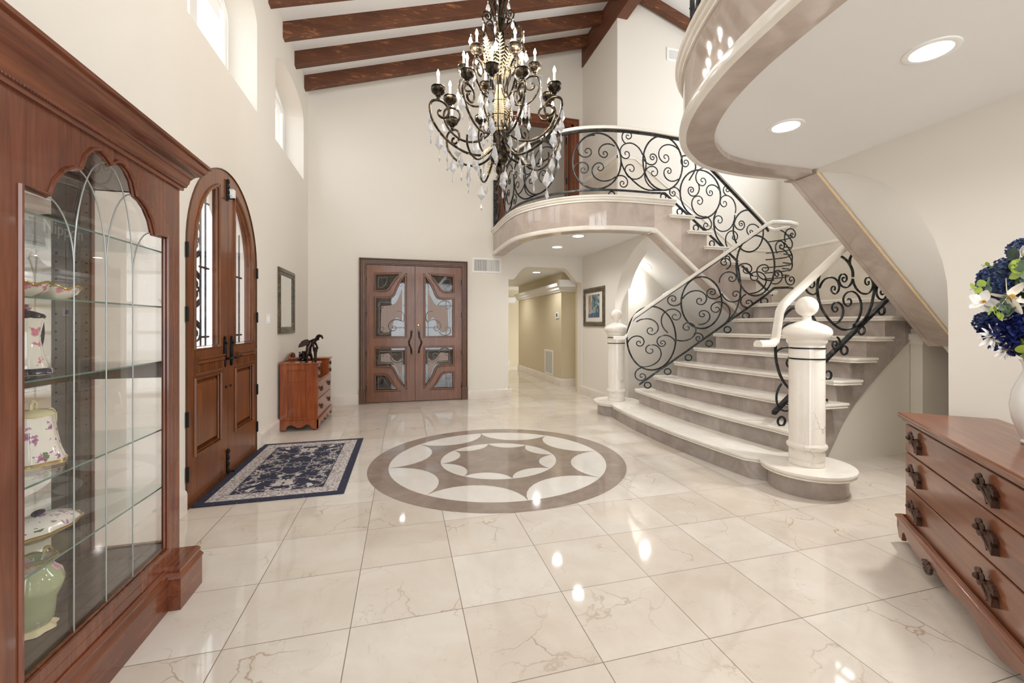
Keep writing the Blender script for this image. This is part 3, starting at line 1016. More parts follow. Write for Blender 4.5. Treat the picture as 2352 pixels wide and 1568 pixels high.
UP = {'C':[(2.539,3.584,0.333,0.38),(3.513,3.62,0.315,0.378),(4.131,3.234,0.34,0.348),(4.965,2.751,0.271,0.312)],'S':[(2.405,3.719,2.509,3.938,-1,8.5),(2.64,3.684,2.78,3.789,-1,8.5),(2.356,3.477,2.214,3.5,1,8.5),(2.574,3.491,2.788,3.369,1,8.5),(2.972,3.94,2.939,3.837,1,8.5),(2.947,3.694,3.194,3.704,-1,8.5),(3.015,3.488,3.211,3.706,1,8.5),(2.897,3.288,2.788,3.361,1,8.5),(3.35,3.682,3.211,3.645,-1,10),(3.553,3.703,3.777,3.828,-1,8.5),(3.364,3.475,3.509,3.239,1,8.5),(3.606,3.513,3.759,3.417,1,8.5),(3.978,3.278,4.099,3.368,1,10),(4.164,3.429,4.334,3.605,-1,8.5),(4.296,3.272,4.464,3.302,-1,8.5),(4.108,3.129,4.22,2.913,1,8.5),(3.678,3.214,3.795,3.184,-1,8.5),(3.883,3.665,3.832,3.739,-1,8.5),(4.589,3.337,4.572,3.255,1,8.5),(4.537,3.135,4.73,3.002,-1,8.5),(4.45,2.874,4.721,2.972,1,8.5),(4.836,2.847,4.703,2.883,-1,10),(5.007,2.738,5.171,2.792,-1,8.5),(4.712,2.648,4.607,2.466,1,8.5),(4.228,2.788,4.211,2.917,1,8.5)],'P':[[(2.855,3.73),(2.888,3.537),(3.006,3.366),(3.229,3.232),(3.473,3.237)],[(3.832,3.755),(3.941,3.766),(4.024,3.695),(4.043,3.586),(3.941,3.418)],[(4.399,3.009),(4.351,2.861),(4.399,2.646),(4.537,2.485)]],'R':[(2.739,3.128,0.042),(3.517,3.147,0.042),(3.783,2.955,0.042),(4.052,2.743,0.042),(4.324,2.53,0.042),(4.593,2.319,0.042)],'bot':[(2.558,3.173),(3.562,3.213),(4.603,2.417)],'bot2':[(4.554,2.456),(5.315,1.909)],'hand':[(2.558,4.004),(3.832,4.015)],'hand2':[(4.399,3.59),(5.309,2.899)]}
RR = {'C':[],'S':[(4.181,1.804,4.296,1.807,1,10),(4.057,1.702,3.873,1.705,1,8.5),(4.077,1.512,4.057,1.36,-1,8.5),(4.241,1.587,4.306,1.345,-1,8.5),(4.495,1.778,4.296,1.8,-1,8.5),(4.694,1.673,4.657,1.77,-1,8.5),(3.773,1.737,3.844,1.66,1,8.5),(4.072,1.163,4.097,1.231,1,8.5)],'P':[[(3.94,1.941),(3.921,1.917),(3.863,1.795),(3.849,1.675),(3.892,1.526),(3.989,1.406),(4.097,1.33),(4.196,1.305),(4.316,1.33),(4.449,1.407),(4.532,1.525),(4.573,1.666),(4.594,1.784),(4.568,1.835)],[(4.033,2.02),(4.097,2.034),(4.176,2.011),(4.246,1.96),(4.291,1.892),(4.299,1.823)],[(4.296,2.062),(4.261,2.006),(4.256,1.952)]],'R':[(4.678,1.495,0.042),(4.41,1.295,0.042),(4.186,1.1,0.042)],'bot':[(3.999,1.043),(4.806,1.647)],'hand':[(3.327,1.182),(3.399,1.181),(3.462,1.535),(4.156,2.17)]}

yl = lambda x: 5.56 - 0.42 * (x - 3.2)
rl = thing('stair_railing', 'scrolled wrought iron railing on the left side of the lower flight, white marble handrail', 'railing', (3.3, 5.55, zt(2)))
railing_parts(rl, LL, lambda s, z: Vector((s, yl(s), z)))
UX = 5.40
LOOP = [(5.00, 4.82), (5.15, 4.80), (5.31, 4.84), (UX, 4.95), (UX + 0.03, 5.06), (UX, 5.17), (5.37, 5.24), (5.33, 5.295)]
handrail(rl, [(x, yl(x), z) for x, z in ((2.93, 1.15), (3.07, 1.15), (3.11, 1.19), (3.19, 1.44), (3.22, 1.475), (4.84, 2.72))] + [(4.92, 4.845, 2.76)] + [(x, y, 2.76) for x, y in LOOP[:5]])
flatbar(rl, [(x, yl(x), z) for x, z in LL['bot']] + [(4.95, 4.84, 1.86), (5.15, 4.81, 1.87), (5.33, 4.9, 1.87)], 0.016, 0.03)
flatbar(rl, [(x, yl(x), z) for x, z in ((3.10, 1.125), (3.17, 1.38), (3.22, 1.445), (4.84, 2.69))], 0.012, 0.012)
for z in (2.60, 2.43, 2.33, 2.21, 2.13, 2.04):
    k = (2.76 - z) * 0.10
    pts = [(x - 0.03 - k, y, z) for x, y in LOOP[1:]]
    B().tube(smooth_path(pts, 3), 0.009, 6).obj('curved_bar', M['iron'], rl, True)
for (a, c) in ((2.60, 2.43), (2.45, 2.21), (2.35, 2.13)):
    B().tube(smooth_path([(5.03, 4.81, a + 0.06), (5.12, 4.81, a + 0.02), (5.25, 4.83, (a + c) / 2), (5.35, 4.93, c + 0.02), (5.37, 5.0, c)], 3), 0.009, 6).obj('curved_bar', M['iron'], rl, True)
for s in ((5.24, 2.61, 5.12, 2.50, 1, 8.5), (5.22, 1.98, 5.13, 2.05, -1, 8.5), (5.05, 2.44, 4.98, 2.34, 1, 8.5), (4.98, 2.05, 4.90, 1.92, -1, 8.5)):
    B().tube([(a, 4.815, c) for a, c in spiral(*s)], 0.009, 6).obj('scroll', M['iron'], rl, True)

# upper rear flight and balcony: measured from the corner along the curb, then round the curve
ru = thing('balcony_railing', 'scrolled wrought iron railing round the rear balcony and down its flight', 'railing', (3.0, 5.24, ZF))
crv = [Vector((x, y)) for x, y in REAR]
inner = []
for i, p in enumerate(crv):
    a, b_ = crv[max(i - 1, 0)], crv[min(i + 1, len(crv) - 1)]
    t = (b_ - a).normalized()
    inner.append(p + Vector((-t.y, t.x)) * 0.05)
cum = [0]
for i in range(1, len(inner)):
    cum.append(cum[-1] + (inner[i] - inner[i - 1]).length)
LEN = cum[-1]


def fu(s, z):
    """s is X on the straight part (face plane), arc length further back"""
    if s >= 3.0:
        return Vector((s, 5.315, z))
    d = LEN - (3.35 - s)
    d = max(0.01, d)
    for i in range(1, len(cum)):
        if cum[i] >= d:
            q = (d - cum[i - 1]) / (cum[i] - cum[i - 1])
            p = inner[i - 1].lerp(inner[i], q)
            return Vector((p.x, p.y, z))
    return Vector((s, 5.315, z))


railing_parts(ru, UP, fu)
# the pattern repeated round the curve toward the back wall
AA = dict(C=[UP['C'][0]], S=[s for s in UP['S'][:8]], P=[UP['P'][0]], R=[(2.671, 3.105, 0.03)])
BB = dict(C=[UP['C'][1]], S=[s for s in UP['S'][8:12]] + UP['S'][4:8], P=[UP['P'][0]], R=[(3.431, 3.105, 0.03)])
for dd, ds in ((BB, -1.86), (AA, -1.86), (BB, -3.72)):
    sh = dict(C=[(a + ds, b_, c, d) for a, b_, c, d in dd['C']], S=[(a + ds, b_, c + ds, d, e, g) for a, b_, c, d, e, g in dd['S'] if c < 3.78], P=[[(a + ds, c) for a, c in dd['P'][0]]], R=[(a + ds, b_, r) for a, b_, r in dd['R']])
    if ds == -1.86 and dd is BB:
        sh['S'] = sh['S'][:4]
    railing_parts(ru, sh, fu)
pts = [(p.x, p.y, ZF + 0.09) for p in inner[1:]] + [(3.54, 5.315, 3.20)]
flatbar(ru, pts + [(4.60, 5.315, 2.42), (5.40, 5.315, 1.80)], 0.016, 0.022)
hz = [(p.x, p.y, 4.03) for p in inner[1:]] + [(3.80, 5.315, 4.01), (4.3, 5.315, 3.64), (5.26, 5.315, 2.87), (5.32, 5.305, 2.80)] + [(x, y, 2.76) for x, y in LOOP[::-1][1:4]]
handrail(ru, hz)
flatbar(ru, [(x, y, z - 0.03) for x, y, z in hz[:-3]], 0.014, 0.03)
B().box((1.60, YB - 0.03, ZF), (1.66, YB - 0.001, 4.02)).obj('wall_plate', M['iron'], ru, True)

# right side of the lower flight
yr = lambda x: 3.26 - 0.0 * (x - 3.4)
rr_ = thing('stair_railing', 'scrolled wrought iron railing on the right of the lower flight, partly behind the stringer', 'railing', (3.4, 3.23, zt(2)))
railing_parts(rr_, RR, lambda s, z: Vector((s, yr(s), z)), 0.0108)
low = dict(C=[(3.62, 1.12, 0.27, 0.40)], S=[(3.60, 1.25, 3.42, 1.30, 1, 8.5), (3.66, 1.0, 3.55, 0.75, -1, 8.5), (3.52, 1.0, 3.36, 1.1, 1, 8.5), (3.50, 0.62, 3.42, 0.80, -1, 8.5)], P=[], R=[(3.42, zt(2) + 0.042, 0.042), (3.70, zt(3) + 0.042, 0.042), (3.98, zt(4) + 0.042, 0.042), (4.92, zt(7) + 0.242, 0.042)])
railing_parts(rr_, low, lambda s, z: Vector((s, yr(s), z)), 0.0108)
hp = [(3.15, 3.26, 1.165), (3.30, 3.26, 1.165), (3.345, 3.26, 1.20), (3.40, 3.26, 1.47), (3.43, 3.26, 1.525), (3.50, 3.26, 1.585), (5.10, 3.26, 2.80), (5.75, 3.0, 2.80), (5.85, 2.95, 2.8)]
handrail(rr_, hp, s=1.4)
flatbar(rr_, [(3.33, 3.26, 0.53), (3.99, 3.26, 1.044), (5.10, 3.26, 1.87)], 0.024, 0.032)

# near balcony and near flight (mostly out of frame)
rn = thing('balcony_railing', 'wrought iron railing of the near balcony at the top of the photo', 'railing', (3.0, 3.0, ZF))
crvn = [Vector((x, y)) for x, y in NEAR][::-1]
innn = []
for i, p in enumerate(crvn):
    a, b_ = crvn[max(i - 1, 0)], crvn[min(i + 1, len(crvn) - 1)]
    t = (b_ - a).normalized()
    innn.append(p + Vector((t.y, -t.x)) * 0.05)
cumn = [0]
for i in range(1, len(innn)):
    cumn.append(cumn[-1] + (innn[i] - innn[i - 1]).length)


def fn_(s, z):
    if s >= 3.0:
        return Vector((s, 3.045, z))
    d = max(0.01, cumn[-1] - (3.35 - s))
    for i in range(1, len(cumn)):
        if cumn[i] >= d:
            q = (d - cumn[i - 1]) / (cumn[i] - cumn[i - 1])
            p = innn[i - 1].lerp(innn[i], q)
            return Vector((p.x, p.y, z))
    return Vector((s, 3.045, z))


railing_parts(rn, UP, fn_)
for ds in (-1.86,):
    for dd in (AA, BB):
        sh = dict(C=[(a + ds, b_, c, d) for a, b_, c, d in dd['C']], S=[(a + ds, b_, c + ds, d, e, g) for a, b_, c, d, e, g in dd['S'] if c < 3.78], P=[], R=[])
        railing_parts(rn, sh, fn_)
flatbar(rn, [(p.x, p.y, ZF + 0.09) for p in innn[1:]] + [(3.54, 3.045, 3.20), (5.40, 3.045, 1.80)], 0.016, 0.022)
handrail(rn, [(p.x, p.y, 4.03) for p in innn[1:]] + [(3.80, 3.045, 4.01), (5.28, 3.045, 2.86)])

# ------------------------------------------------------------ roof beams
for i, y in enumerate((7.59, 6.96, 6.33, 5.70, 5.07, 4.44, 3.81, 3.18, 2.55, 1.9)):
    lab = ['dark rustic ceiling beam nearest the back wall', 'dark rustic ceiling beam, second from the back wall', 'dark rustic ceiling beam, third from the back wall', 'dark rustic ceiling beam at the top edge of the photo'][min(i, 3)]
    bb = B().prism([[(-1.55, zc(-1.55) - 0.21), (3.36, zc(3.36) - 0.21), (3.36, zc(3.36) + 0.01), (-1.55, zc(-1.55) + 0.01)]], lambda a, c, t: (a, y - 0.055 + 0.11 * t, c))
    o = bb.obj('ceiling_beam', M['beam'], smooth=0, bevel=0.008)
    tag(o, lab, 'beam', 'rafters on the left slope')
tag(B().box((3.36, -2.8, 6.38), (3.56, YB, 6.86)).obj('ridge_beam', M['beamy'], smooth=0, bevel=0.01), 'large dark ridge beam running toward the camera', 'beam')
for y, lab in ((6.30, 'brown rafter against the stair wall on the right slope'), (4.6, 'brown rafter on the right slope above the stairs'), (2.9, 'brown rafter on the right slope over the near flight')):
    zr = lambda x: ZR - 0.34 * (x - 3.5)
    o = B().prism([[(3.56, zr(3.56) - 0.16), (6.66, zr(6.66) - 0.16), (6.66, zr(6.66) + 0.01), (3.56, zr(3.56) + 0.01)]], lambda a, c, t: (a, y - 0.05 + 0.1 * t, c)).obj('ceiling_beam', M['beam'], smooth=0, bevel=0.006)
    tag(o, lab, 'beam', 'rafters on the right slope')


# ------------------------------------------------------------ arched entry doors in the left wall
def bead(b, loop, fn, r=0.01, n=6):
    b.tube([fn(p[0], p[1]) for p in loop], r, n, True)
    return b


def arch_loop(y0, y1, z0, r, off=0.0, n=12):
    """region between y0 and y1 under the door's round head of radius r"""
    def top(y):
        return DS + math.sqrt(max(0.0, r * r - (y - DC) ** 2))
    pts = [(y0, z0), (y1, z0)]
    for i in range(n + 1):
        y = y1 + (y0 - y1) * i / n
        pts.append((y, top(y)))
    out = [pts[0]]
    for p in pts[1:]:
        if math.hypot(p[0] - out[-1][0], p[1] - out[-1][1]) > 1e-4:
            out.append(p)
    return out


XD = XL + 0.004
for (lo, hi, g0, g1, p0, p1, lab, swing, hy) in (
        (DC - 0.765, DC - 0.003, 3.79, 4.25, 3.79, 4.27, 'left leaf of the arched wooden entry doors, nearest the camera', 1, DC - 0.775),
        (DC + 0.003, DC + 0.765, 4.58, 5.07, 4.60, 5.08, 'right leaf of the arched wooden entry doors, beside the light switch', -1, DC + 0.775)):
    dr = thing('entry_door', lab, 'door', (XL, (lo + hi) / 2, 0.03), 0, 'arched double entry doors')
    nb = lambda y: (y, 0)
    o_ = arch_loop(lo, hi, 0.035, 0.765, n=16)
    gl = arch_loop(g0, g1, 1.165, 0.635, n=12)
    pn = [(p0, 0.36), (p1, 0.36), (p1, 0.94), (p0, 0.94)]
    B().prism([o_, gl, pn], lambda a, c, t: (XD - 0.055 * t, a, c)).obj('door_panel', M['edoor'], dr, True, smooth=0)
    # glazing beads
    bb = B()
    bead(bb, gl, lambda a, c: (XD + 0.002, a, c), 0.013)
    bead(bb, offs(gl, -0.018), lambda a, c: (XD - 0.012, a, c), 0.009)
    bb.obj('glazing_bead', M['edoor'], dr, True)
    B().prism([gl], lambda a, c, t: (XD - 0.03 - 0.004 * t, a, c)).obj('pane', M['pane'], dr, True, smooth=0)
    # raised panel
    pb = B()
    pb.prism([pn], lambda a, c, t: (XD - 0.04 - 0.01 * t, a, c))
    fld = offs(pn, -0.055)
    n4 = 4
    v = [(XD - 0.038, a, c) for a, c in offs(pn, -0.02)] + [(XD - 0.008, a, c) for a, c in fld]
    pb.add(v, [(0, 1, 5, 4), (1, 2, 6, 5), (2, 3, 7, 6), (3, 0, 4, 7), (4, 5, 6, 7)])
    bead(pb, pn, lambda a, c: (XD + 0.004, a, c), 0.014)
    bead(pb, offs(pn, -0.016), lambda a, c: (XD - 0.012, a, c), 0.008)
    pb.obj('raised_panel', M['edoor'], dr, True)
    # carved cornice with dentils under the glass
    cb = B()
    c0, c1 = p0 - 0.01, p1 + 0.01
    cb.sweep([(XD, c1, 0.965), (XD, c0, 0.965)][::-1] if False else [(XD, c0, 0.965), (XD, c1, 0.965)], [(0, 0), (0.012, 0), (0.018, 0.015), (0.012, 0.03), (0.02, 0.06), (0.02, 0.075), (0.034, 0.09), (0.034, 0.104), (0.024, 0.112), (0.04, 0.125), (0.04, 0.134), (0, 0.134)])
    m_ = int((c1 - c0) / 0.03)
    for i in range(m_):
        y = c0 + 0.01 + i * (c1 - c0 - 0.02) / m_
        cb.box((XD + 0.008, y, 0.985), (XD + 0.034, y + 0.016, 1.045))
    cb.obj('carved_rail', M['edoor'], dr, True, smooth=25)
    # iron grille outside the glass
    sgn = swing
    gc = (g0 + g1) / 2
    fb = lambda a, c: (XL - 0.085, a, c)
    zt_ = lambda y: DS + math.sqrt(max(0, 0.635 ** 2 - (y - DC) ** 2))
    ya, yb_ = (g0 + 0.33, g0 + 0.42) if sgn > 0 else (g0 + 0.30, g0 + 0.40)
    for y in (ya, yb_):
        B().tube([fb(y, 1.17), fb(y, zt_(y) - 0.01)], 0.008, 6).obj('grille_bar', M['iron'], dr, True)
    for z in (1.25, 1.83, 2.38):
        if z < zt_(yb_ + 0.03) - 0.05:
            B().tube([fb(ya - 0.02, z), fb(yb_ + 0.06, z)], 0.01, 6).obj('grille_bar', M['iron'], dr, True)
    ys_ = ya - 0.085
    z = 1.275
    while z < 2.35:
        # C scroll: two eyes joined by a long bow, repeated up the bar
        for (ez, sz, d) in ((z, z + 0.115, -1), (z + 0.33, z + 0.215, 1)):
            if ez > zt_(max(g0, ys_ - 0.06)) - 0.10:
                continue
            pts = [fb(a, c) for a, c in spiral(ys_, ez, ys_ - 0.055, sz, -d if sgn > 0 else -d, 9, 26)]
            B().tube(pts, 0.0085, 6).obj('grille_scroll', M['iron'], dr, True)
        if z + 0.3 < zt_(max(g0, ys_ - 0.06)) - 0.08:
            B().tube(smooth_path([fb(ys_ + 0.05, z + 0.05), fb(ys_ + 0.0, z + 0.10), fb(ys_ - 0.03, z + 0.165), fb(ys_ + 0.0, z + 0.23), fb(ys_ + 0.05, z + 0.28)], 3), 0.0075, 6).obj('grille_scroll', M['iron'], dr, True)
        z += 0.40
    # hinges
    for hz in (0.26, 0.66, 1.43, 1.90, ):
        if True:
            B().tube([(XL + 0.012, hy, hz - 0.055), (XL + 0.012, hy, hz + 0.055)], 0.011, 8).obj('hinge', M['black'], dr, True)
    # handle with long plate
    hy2 = DC - 0.085 if swing > 0 else DC + 0.065
    hb = B()
    hb.prism([[(hy2 + 0.027 * math.cos(t_ / 16 * 2 * PI), 1.115 + 0.135 * math.sin(t_ / 16 * 2 * PI)) for t_ in range(16)]], lambda a, c, t: (XD + 0.014 * t, a, c))
    hb.ball((XD + 0.02, hy2, 1.19), 0.012)
    hnd = hb.obj('handle_plate', M['black'], dr, True)
    lv = 0.10 * (1 if swing > 0 else 1)
    hx = smooth_path([(XD + 0.01, hy2, 1.055), (XD + 0.05, hy2, 1.055), (XD + 0.06, hy2 + 0.02, 1.06), (XD + 0.062, hy2 + 0.07, 1.07), (XD + 0.06, hy2 + lv, 1.062)], 4)
    B().tube(hx, [0.011] * 8 + [0.009] * (len(hx) - 8), 8).obj('lever_handle', M['black'], hnd, True)
    B().ball((XD + 0.003, DC - 0.055 if swing > 0 else DC + 0.05, 0.80), 0.012, 10, 6).obj('keyhole_stud', M['black'], dr, True)
    if swing > 0:
        for zz, L in ((2.60, 0.14), (0.19, 0.17)):
            fbq = B().box((XD, DC - 0.045, zz - L), (XD + 0.012, DC - 0.008, zz + L * 0.2))
            for i in range(4):
                fbq.ball((XD + 0.012, DC - 0.026, zz - L + 0.03 + i * L * 0.34), 0.019, 8, 6, (0.7, 1, 1.2))
            fbq.tube([(XD + 0.01, DC - 0.026, zz - L + 0.02), (XD + 0.05, DC - 0.02, zz - L + 0.02)], 0.006, 6)
            fbq.ball((XD + 0.055, DC - 0.02, zz - L + 0.02), 0.011, 8, 6)
            fbq.obj('flush_bolt', M['black'], dr, True)
# jamb, sill
struct('trim_12', B().prism([door_arch, offs(door_arch, -0.0125)[:0] or [(DC - 0.768, 0.001)] + [(DC + 0.768 * math.cos(math.radians(a)), DS + 0.768 * math.sin(math.radians(a))) for a in range(180, -1, -6)] + [(DC + 0.768, 0.001)]], lambda a, c, t: (XL + 0.012 - 0.12 * t, a, c)), M['doord'], 'thin dark wooden frame round the arched entry doors')
struct('trim_13', B().box((XL - 0.3, DC - DR, 0.0), (XL + 0.012, DC + DR, 0.034)), M['doord'], 'wooden sill under the entry doors')
sn = B().box((XL - 0.05, DC + 0.03, 2.50), (XL + 0.038, DC + 0.085, 2.585)).box((XL, DC - 0.005, 2.52), (XL + 0.025, DC + 0.022, 2.565))
tag(sn.obj('door_sensor', M['white'], bevel=0.004), 'small white alarm sensor box at the top of the entry doors', 'sensor')
# stuccoed porch column and courtyard outside the entry
struct('wall_porch', B().box((-3.6, 5.0, -0.2), (-3.3, 7.5, 4)), Mat('terracotta_porch_stucco', rgb(222, 178, 150), 0.8).m)
struct('ground_outside', B().box((-14, -6, -0.35), (-1.9, 16, -0.05)), Mat('pale_paving', rgb(206, 196, 182), 0.8).m)

# ------------------------------------------------------------ glazed study doors in the back wall
mt = Mat('etched_lattice_glass', rgb(226, 208, 200), 0.45, Transmission_Weight=0.35)
chk = mt.node('ShaderNodeTexChecker')
chk.inputs['Scale'].default_value = 62
v_ = mt.co((1, 1, 1.0), (0, PI / 4, 0))
mt.link(v_, chk.inputs[0])
chk.inputs[1].default_value = rgb(214, 194, 184)
chk.inputs[2].default_value = rgb(150, 124, 114)
mt.color(chk.outputs[0])
M['lattice'] = mt.m
M['etch'] = Mat('etched_glass_line', rgb(176, 178, 176), 0.4, 0.3).m
M['frost'] = Mat('brushed_grey_etching', rgb(120, 118, 112), 0.4, 0.4).m
YD = YB + 0.01
H1 = [(-0.47, 2.225), (-0.075, 2.245), (-0.115, 2.18), (-0.165, 2.12), (-0.205, 2.05), (-0.245, 1.985), (-0.285, 1.955), (-0.33, 1.945), (-0.47, 1.945)]
H2 = [(0.03, 2.205), (-0.03, 2.145), (-0.085, 2.06), (-0.125, 1.97), (-0.155, 1.89), (-0.185, 1.845), (-0.23, 1.822), (-0.29, 1.815), (-0.47, 1.815), (-0.47, 1.148), (0.03, 1.145)]
H3 = [(-0.47, 0.95), (0.03, 0.95), (0.03, 0.275), (-0.03, 0.335), (-0.085, 0.41), (-0.125, 0.49), (-0.155, 0.565), (-0.19, 0.61), (-0.24, 0.628), (-0.47, 0.632)]
H4 = [(-0.47, 0.485), (-0.335, 0.488), (-0.285, 0.472), (-0.245, 0.43), (-0.21, 0.365), (-0.165, 0.295), (-0.10, 0.212), (-0.47, 0.212)]
for side in (0, 1):
    mx = (lambda p: p) if side == 0 else (lambda p: (0.395 - p[0], p[1]))
    fx = lambda loop: [mx(p) for p in loop]
    dd = thing('study_door', ['left leaf of the glazed wooden study doors in the back wall', 'right leaf of the glazed wooden study doors, nearer the air vent'][side], 'door', (mx((-0.21, 0))[0], YB, 0.01), 0, 'glazed double study doors')
    out = fx([(-0.62, 0.012), (0.1945, 0.012), (0.1945, 2.385), (-0.62, 2.385)])
    hs = [fx(h) for h in (H1, H2, H3, H4)]
    B().prism([out] + hs, lambda a, c, t: (a, YD + 0.045 * t, c)).obj('door_panel', M['door'], dd, True, smooth=0)
    bb = B()
    for h in hs:
        bead(bb, h, lambda a, c: (a, YD - 0.004, c), 0.014)
        bead(bb, offs(h, 0.024), lambda a, c: (a, YD, c), 0.008)
    bb.obj('panel_molding', M['door'], dd, True)
    for h in hs:
        pn = B().prism([h], lambda a, c, t: (a, YD + 0.022 + 0.003 * t, c)).obj('pane', M['pane'], dd, True, smooth=0)
    # etched lattice fields and scrolls on the two large panes
    L2 = [(-0.025, 2.00), (-0.07, 1.86), (-0.13, 1.74), (-0.20, 1.69), (-0.37, 1.68), (-0.385, 1.25), (-0.33, 1.22), (-0.25, 1.22), (-0.19, 1.30), (-0.17, 1.42), (-0.11, 1.49), (-0.03, 1.42)]
    L3 = [(-0.385, 0.84), (-0.25, 0.86), (-0.20, 0.80), (-0.16, 0.74), (-0.10, 0.71), (-0.03, 0.76), (-0.03, 0.42), (-0.08, 0.52), (-0.13, 0.62), (-0.20, 0.70), (-0.385, 0.71)]
    for L in (L2, L3):
        B().prism([fx(L)], lambda a, c, t: (a, YD + 0.018 + 0.002 * t, c)).obj('etched_lattice', M['lattice'], dd, True, smooth=0)
    ln = B()
    fl_ = lambda p: (mx(p)[0], YD + 0.015, p[1])
    ln.tube([fl_(p) for p in [(-0.02, 2.06), (-0.02, 1.20), (-0.41, 1.20), (-0.41, 1.74), (-0.23, 1.74), (-0.15, 1.80), (-0.09, 1.90), (-0.05, 2.0)]], 0.003, 4, True)
    ln.tube([fl_(p) for p in [(-0.41, 0.89), (-0.02, 0.89), (-0.02, 0.37), (-0.09, 0.50), (-0.14, 0.62), (-0.22, 0.685), (-0.41, 0.69)]], 0.003, 4, True)
    ln.tube([fl_(p) for p in [(-0.42, 2.17), (-0.27, 2.17), (-0.30, 2.06), (-0.35, 2.0), (-0.42, 2.0)]], 0.002, 4, True)
    ln.tube([fl_(p) for p in [(-0.42, 0.43), (-0.34, 0.43), (-0.29, 0.33), (-0.22, 0.25), (-0.42, 0.25)]], 0.002, 4, True)
    ln.obj('etched_border', M['etch'], dd, True)
    sc_ = B()
    for s in ((-0.17, 1.30, -0.03, 1.42, -1, 9), (-0.36, 1.27, -0.22, 1.225, 1, 8), (-0.14, 0.80, -0.03, 0.72, 1, 8), (-0.35, 0.84, -0.20, 0.82, -1, 7), (-0.36, 1.68, -0.20, 1.70, -1, 7), (-0.1, 1.52, -0.02, 1.40, -1, 3)):
        sc_.tube([fl_(p) for p in spiral(*s)], [0.009 - 0.006 * i / 44 for i in range(45)], 5)
    sc_.obj('etched_scroll', M['frost'], dd, True)
    # pull handle
    hx0 = mx((0.135, 0))[0]
    sg = -1 if side == 0 else 1
    pts = smooth_path([(hx0, YD - 0.012, 1.225), (hx0 + 0.004 * sg, YD - 0.05, 1.19), (hx0 + sg * 0.01, YD - 0.06, 1.14), (hx0 + sg * 0.045, YD - 0.06, 1.04), (hx0 + sg * 0.01, YD - 0.06, 0.94), (hx0 + 0.004 * sg, YD - 0.05, 0.89), (hx0, YD - 0.012, 0.855)], 4)
    hb = B().tube(pts, 0.014, 8)
    for z in (1.24, 0.84):
        hb.tube([(hx0, YD - 0.0, z), (hx0, YD - 0.03, z)], 0.022, 12)
    hb.obj('pull_handle', M['bronze'], dd, True)
    if side:
        B().lathe([(0.022, 0), (0.024, 0.004), (0.018, 0.012), (0.006, 0.014)], n=16).xf(Matrix.Translation((0.25, YD, 1.345)) @ Matrix.Rotation(PI / 2, 4, 'X')).obj('deadbolt', M['brass'], dd, True)
    for z in (0.26, 0.85, 1.53, 2.12):
        xh = mx((-0.622, 0))[0]
        B().tube([(xh, YD - 0.004, z - 0.05), (xh, YD - 0.004, z + 0.05)], 0.009, 6).obj('hinge', M['bronze'], dd, True)
# casing
cas = [(0, 0), (-0.0, 0.012), (-0.014, 0.014), (-0.02, 0.026), (-0.045, 0.03), (-0.052, 0.022), (-0.075, 0.024), (-0.085, 0.04), (-0.103, 0.04), (-0.103, 0)]
b = B().sweep([(-0.628, YB, 0.0), (-0.628, YB, 2.395), (1.018, YB, 2.395), (1.018, YB, 0.0)], [(-q if False else q, w) for q, w in cas], plane=(0, -1, 0))
struct('door_1', b, M['doord'], 'stepped dark wooden casing round the study doors')
struct('trim_14', B().box((-0.735, YB - 0.046, 0), (-0.628, YB - 0.001, 0.24)).box((1.018, YB - 0.046, 0), (1.125, YB - 0.001, 0.24)), M['doord'], 'plinth blocks of the study door casing')
# study contents glimpsed through the glass
t_ = thing('desk', 'dark desk dimly seen through the study door glass', 'desk', (0.2, YB + 1.8, 0))
B().box((-0.75, -0.4, 0.70), (0.75, 0.4, 0.75)).obj('desktop', M['doord'], t_, bevel=0.004)
for sx in (-1, 1):
    B().box((sx * 0.72 - (0.35 if sx > 0 else 0), -0.36, 0), (sx * 0.72 + (0 if sx > 0 else 0.35), 0.36, 0.70)).obj('pedestal', M['doord'], t_)
B().box((-0.37, -0.33, 0.2), (0.37, -0.31, 0.7)).obj('modesty_panel', M['doord'], t_)
t_ = thing('bookcase', 'tall dark bookcase seen through the study door glass', 'bookcase', (-0.9, YB + 2.75, 0))
B().box((-0.9, -0.2, 0), (-0.86, 0.2, 2.3)).box((0.86, -0.2, 0), (0.9, 0.2, 2.3)).box((-0.9, 0.17, 0), (0.9, 0.2, 2.3)).obj('carcass', M['door'], t_)
for z in (0.05, 0.5, 0.9, 1.3, 1.7, 2.25):
    B().box((-0.86, -0.2, z), (0.86, 0.17, z + 0.03)).obj('shelf', M['door'], t_)
b = B().box((-0.55, YB + 0.5, 0.0), (0.95, YB + 1.3, 0.012))
rm = Mat('dark_patterned_rug', rough=0.9)
rm.color(rm.ramp(rm.noise(rm.co((1, 5, 1)), 14, 5, 0.7, 1.5), [(0.42, rgb(60, 60, 78)), (0.55, rgb(150, 146, 150)), (0.7, rgb(80, 76, 90))]))
tag(b.obj('rug', rm.m), 'dark patterned rug behind the study doors', 'rug')

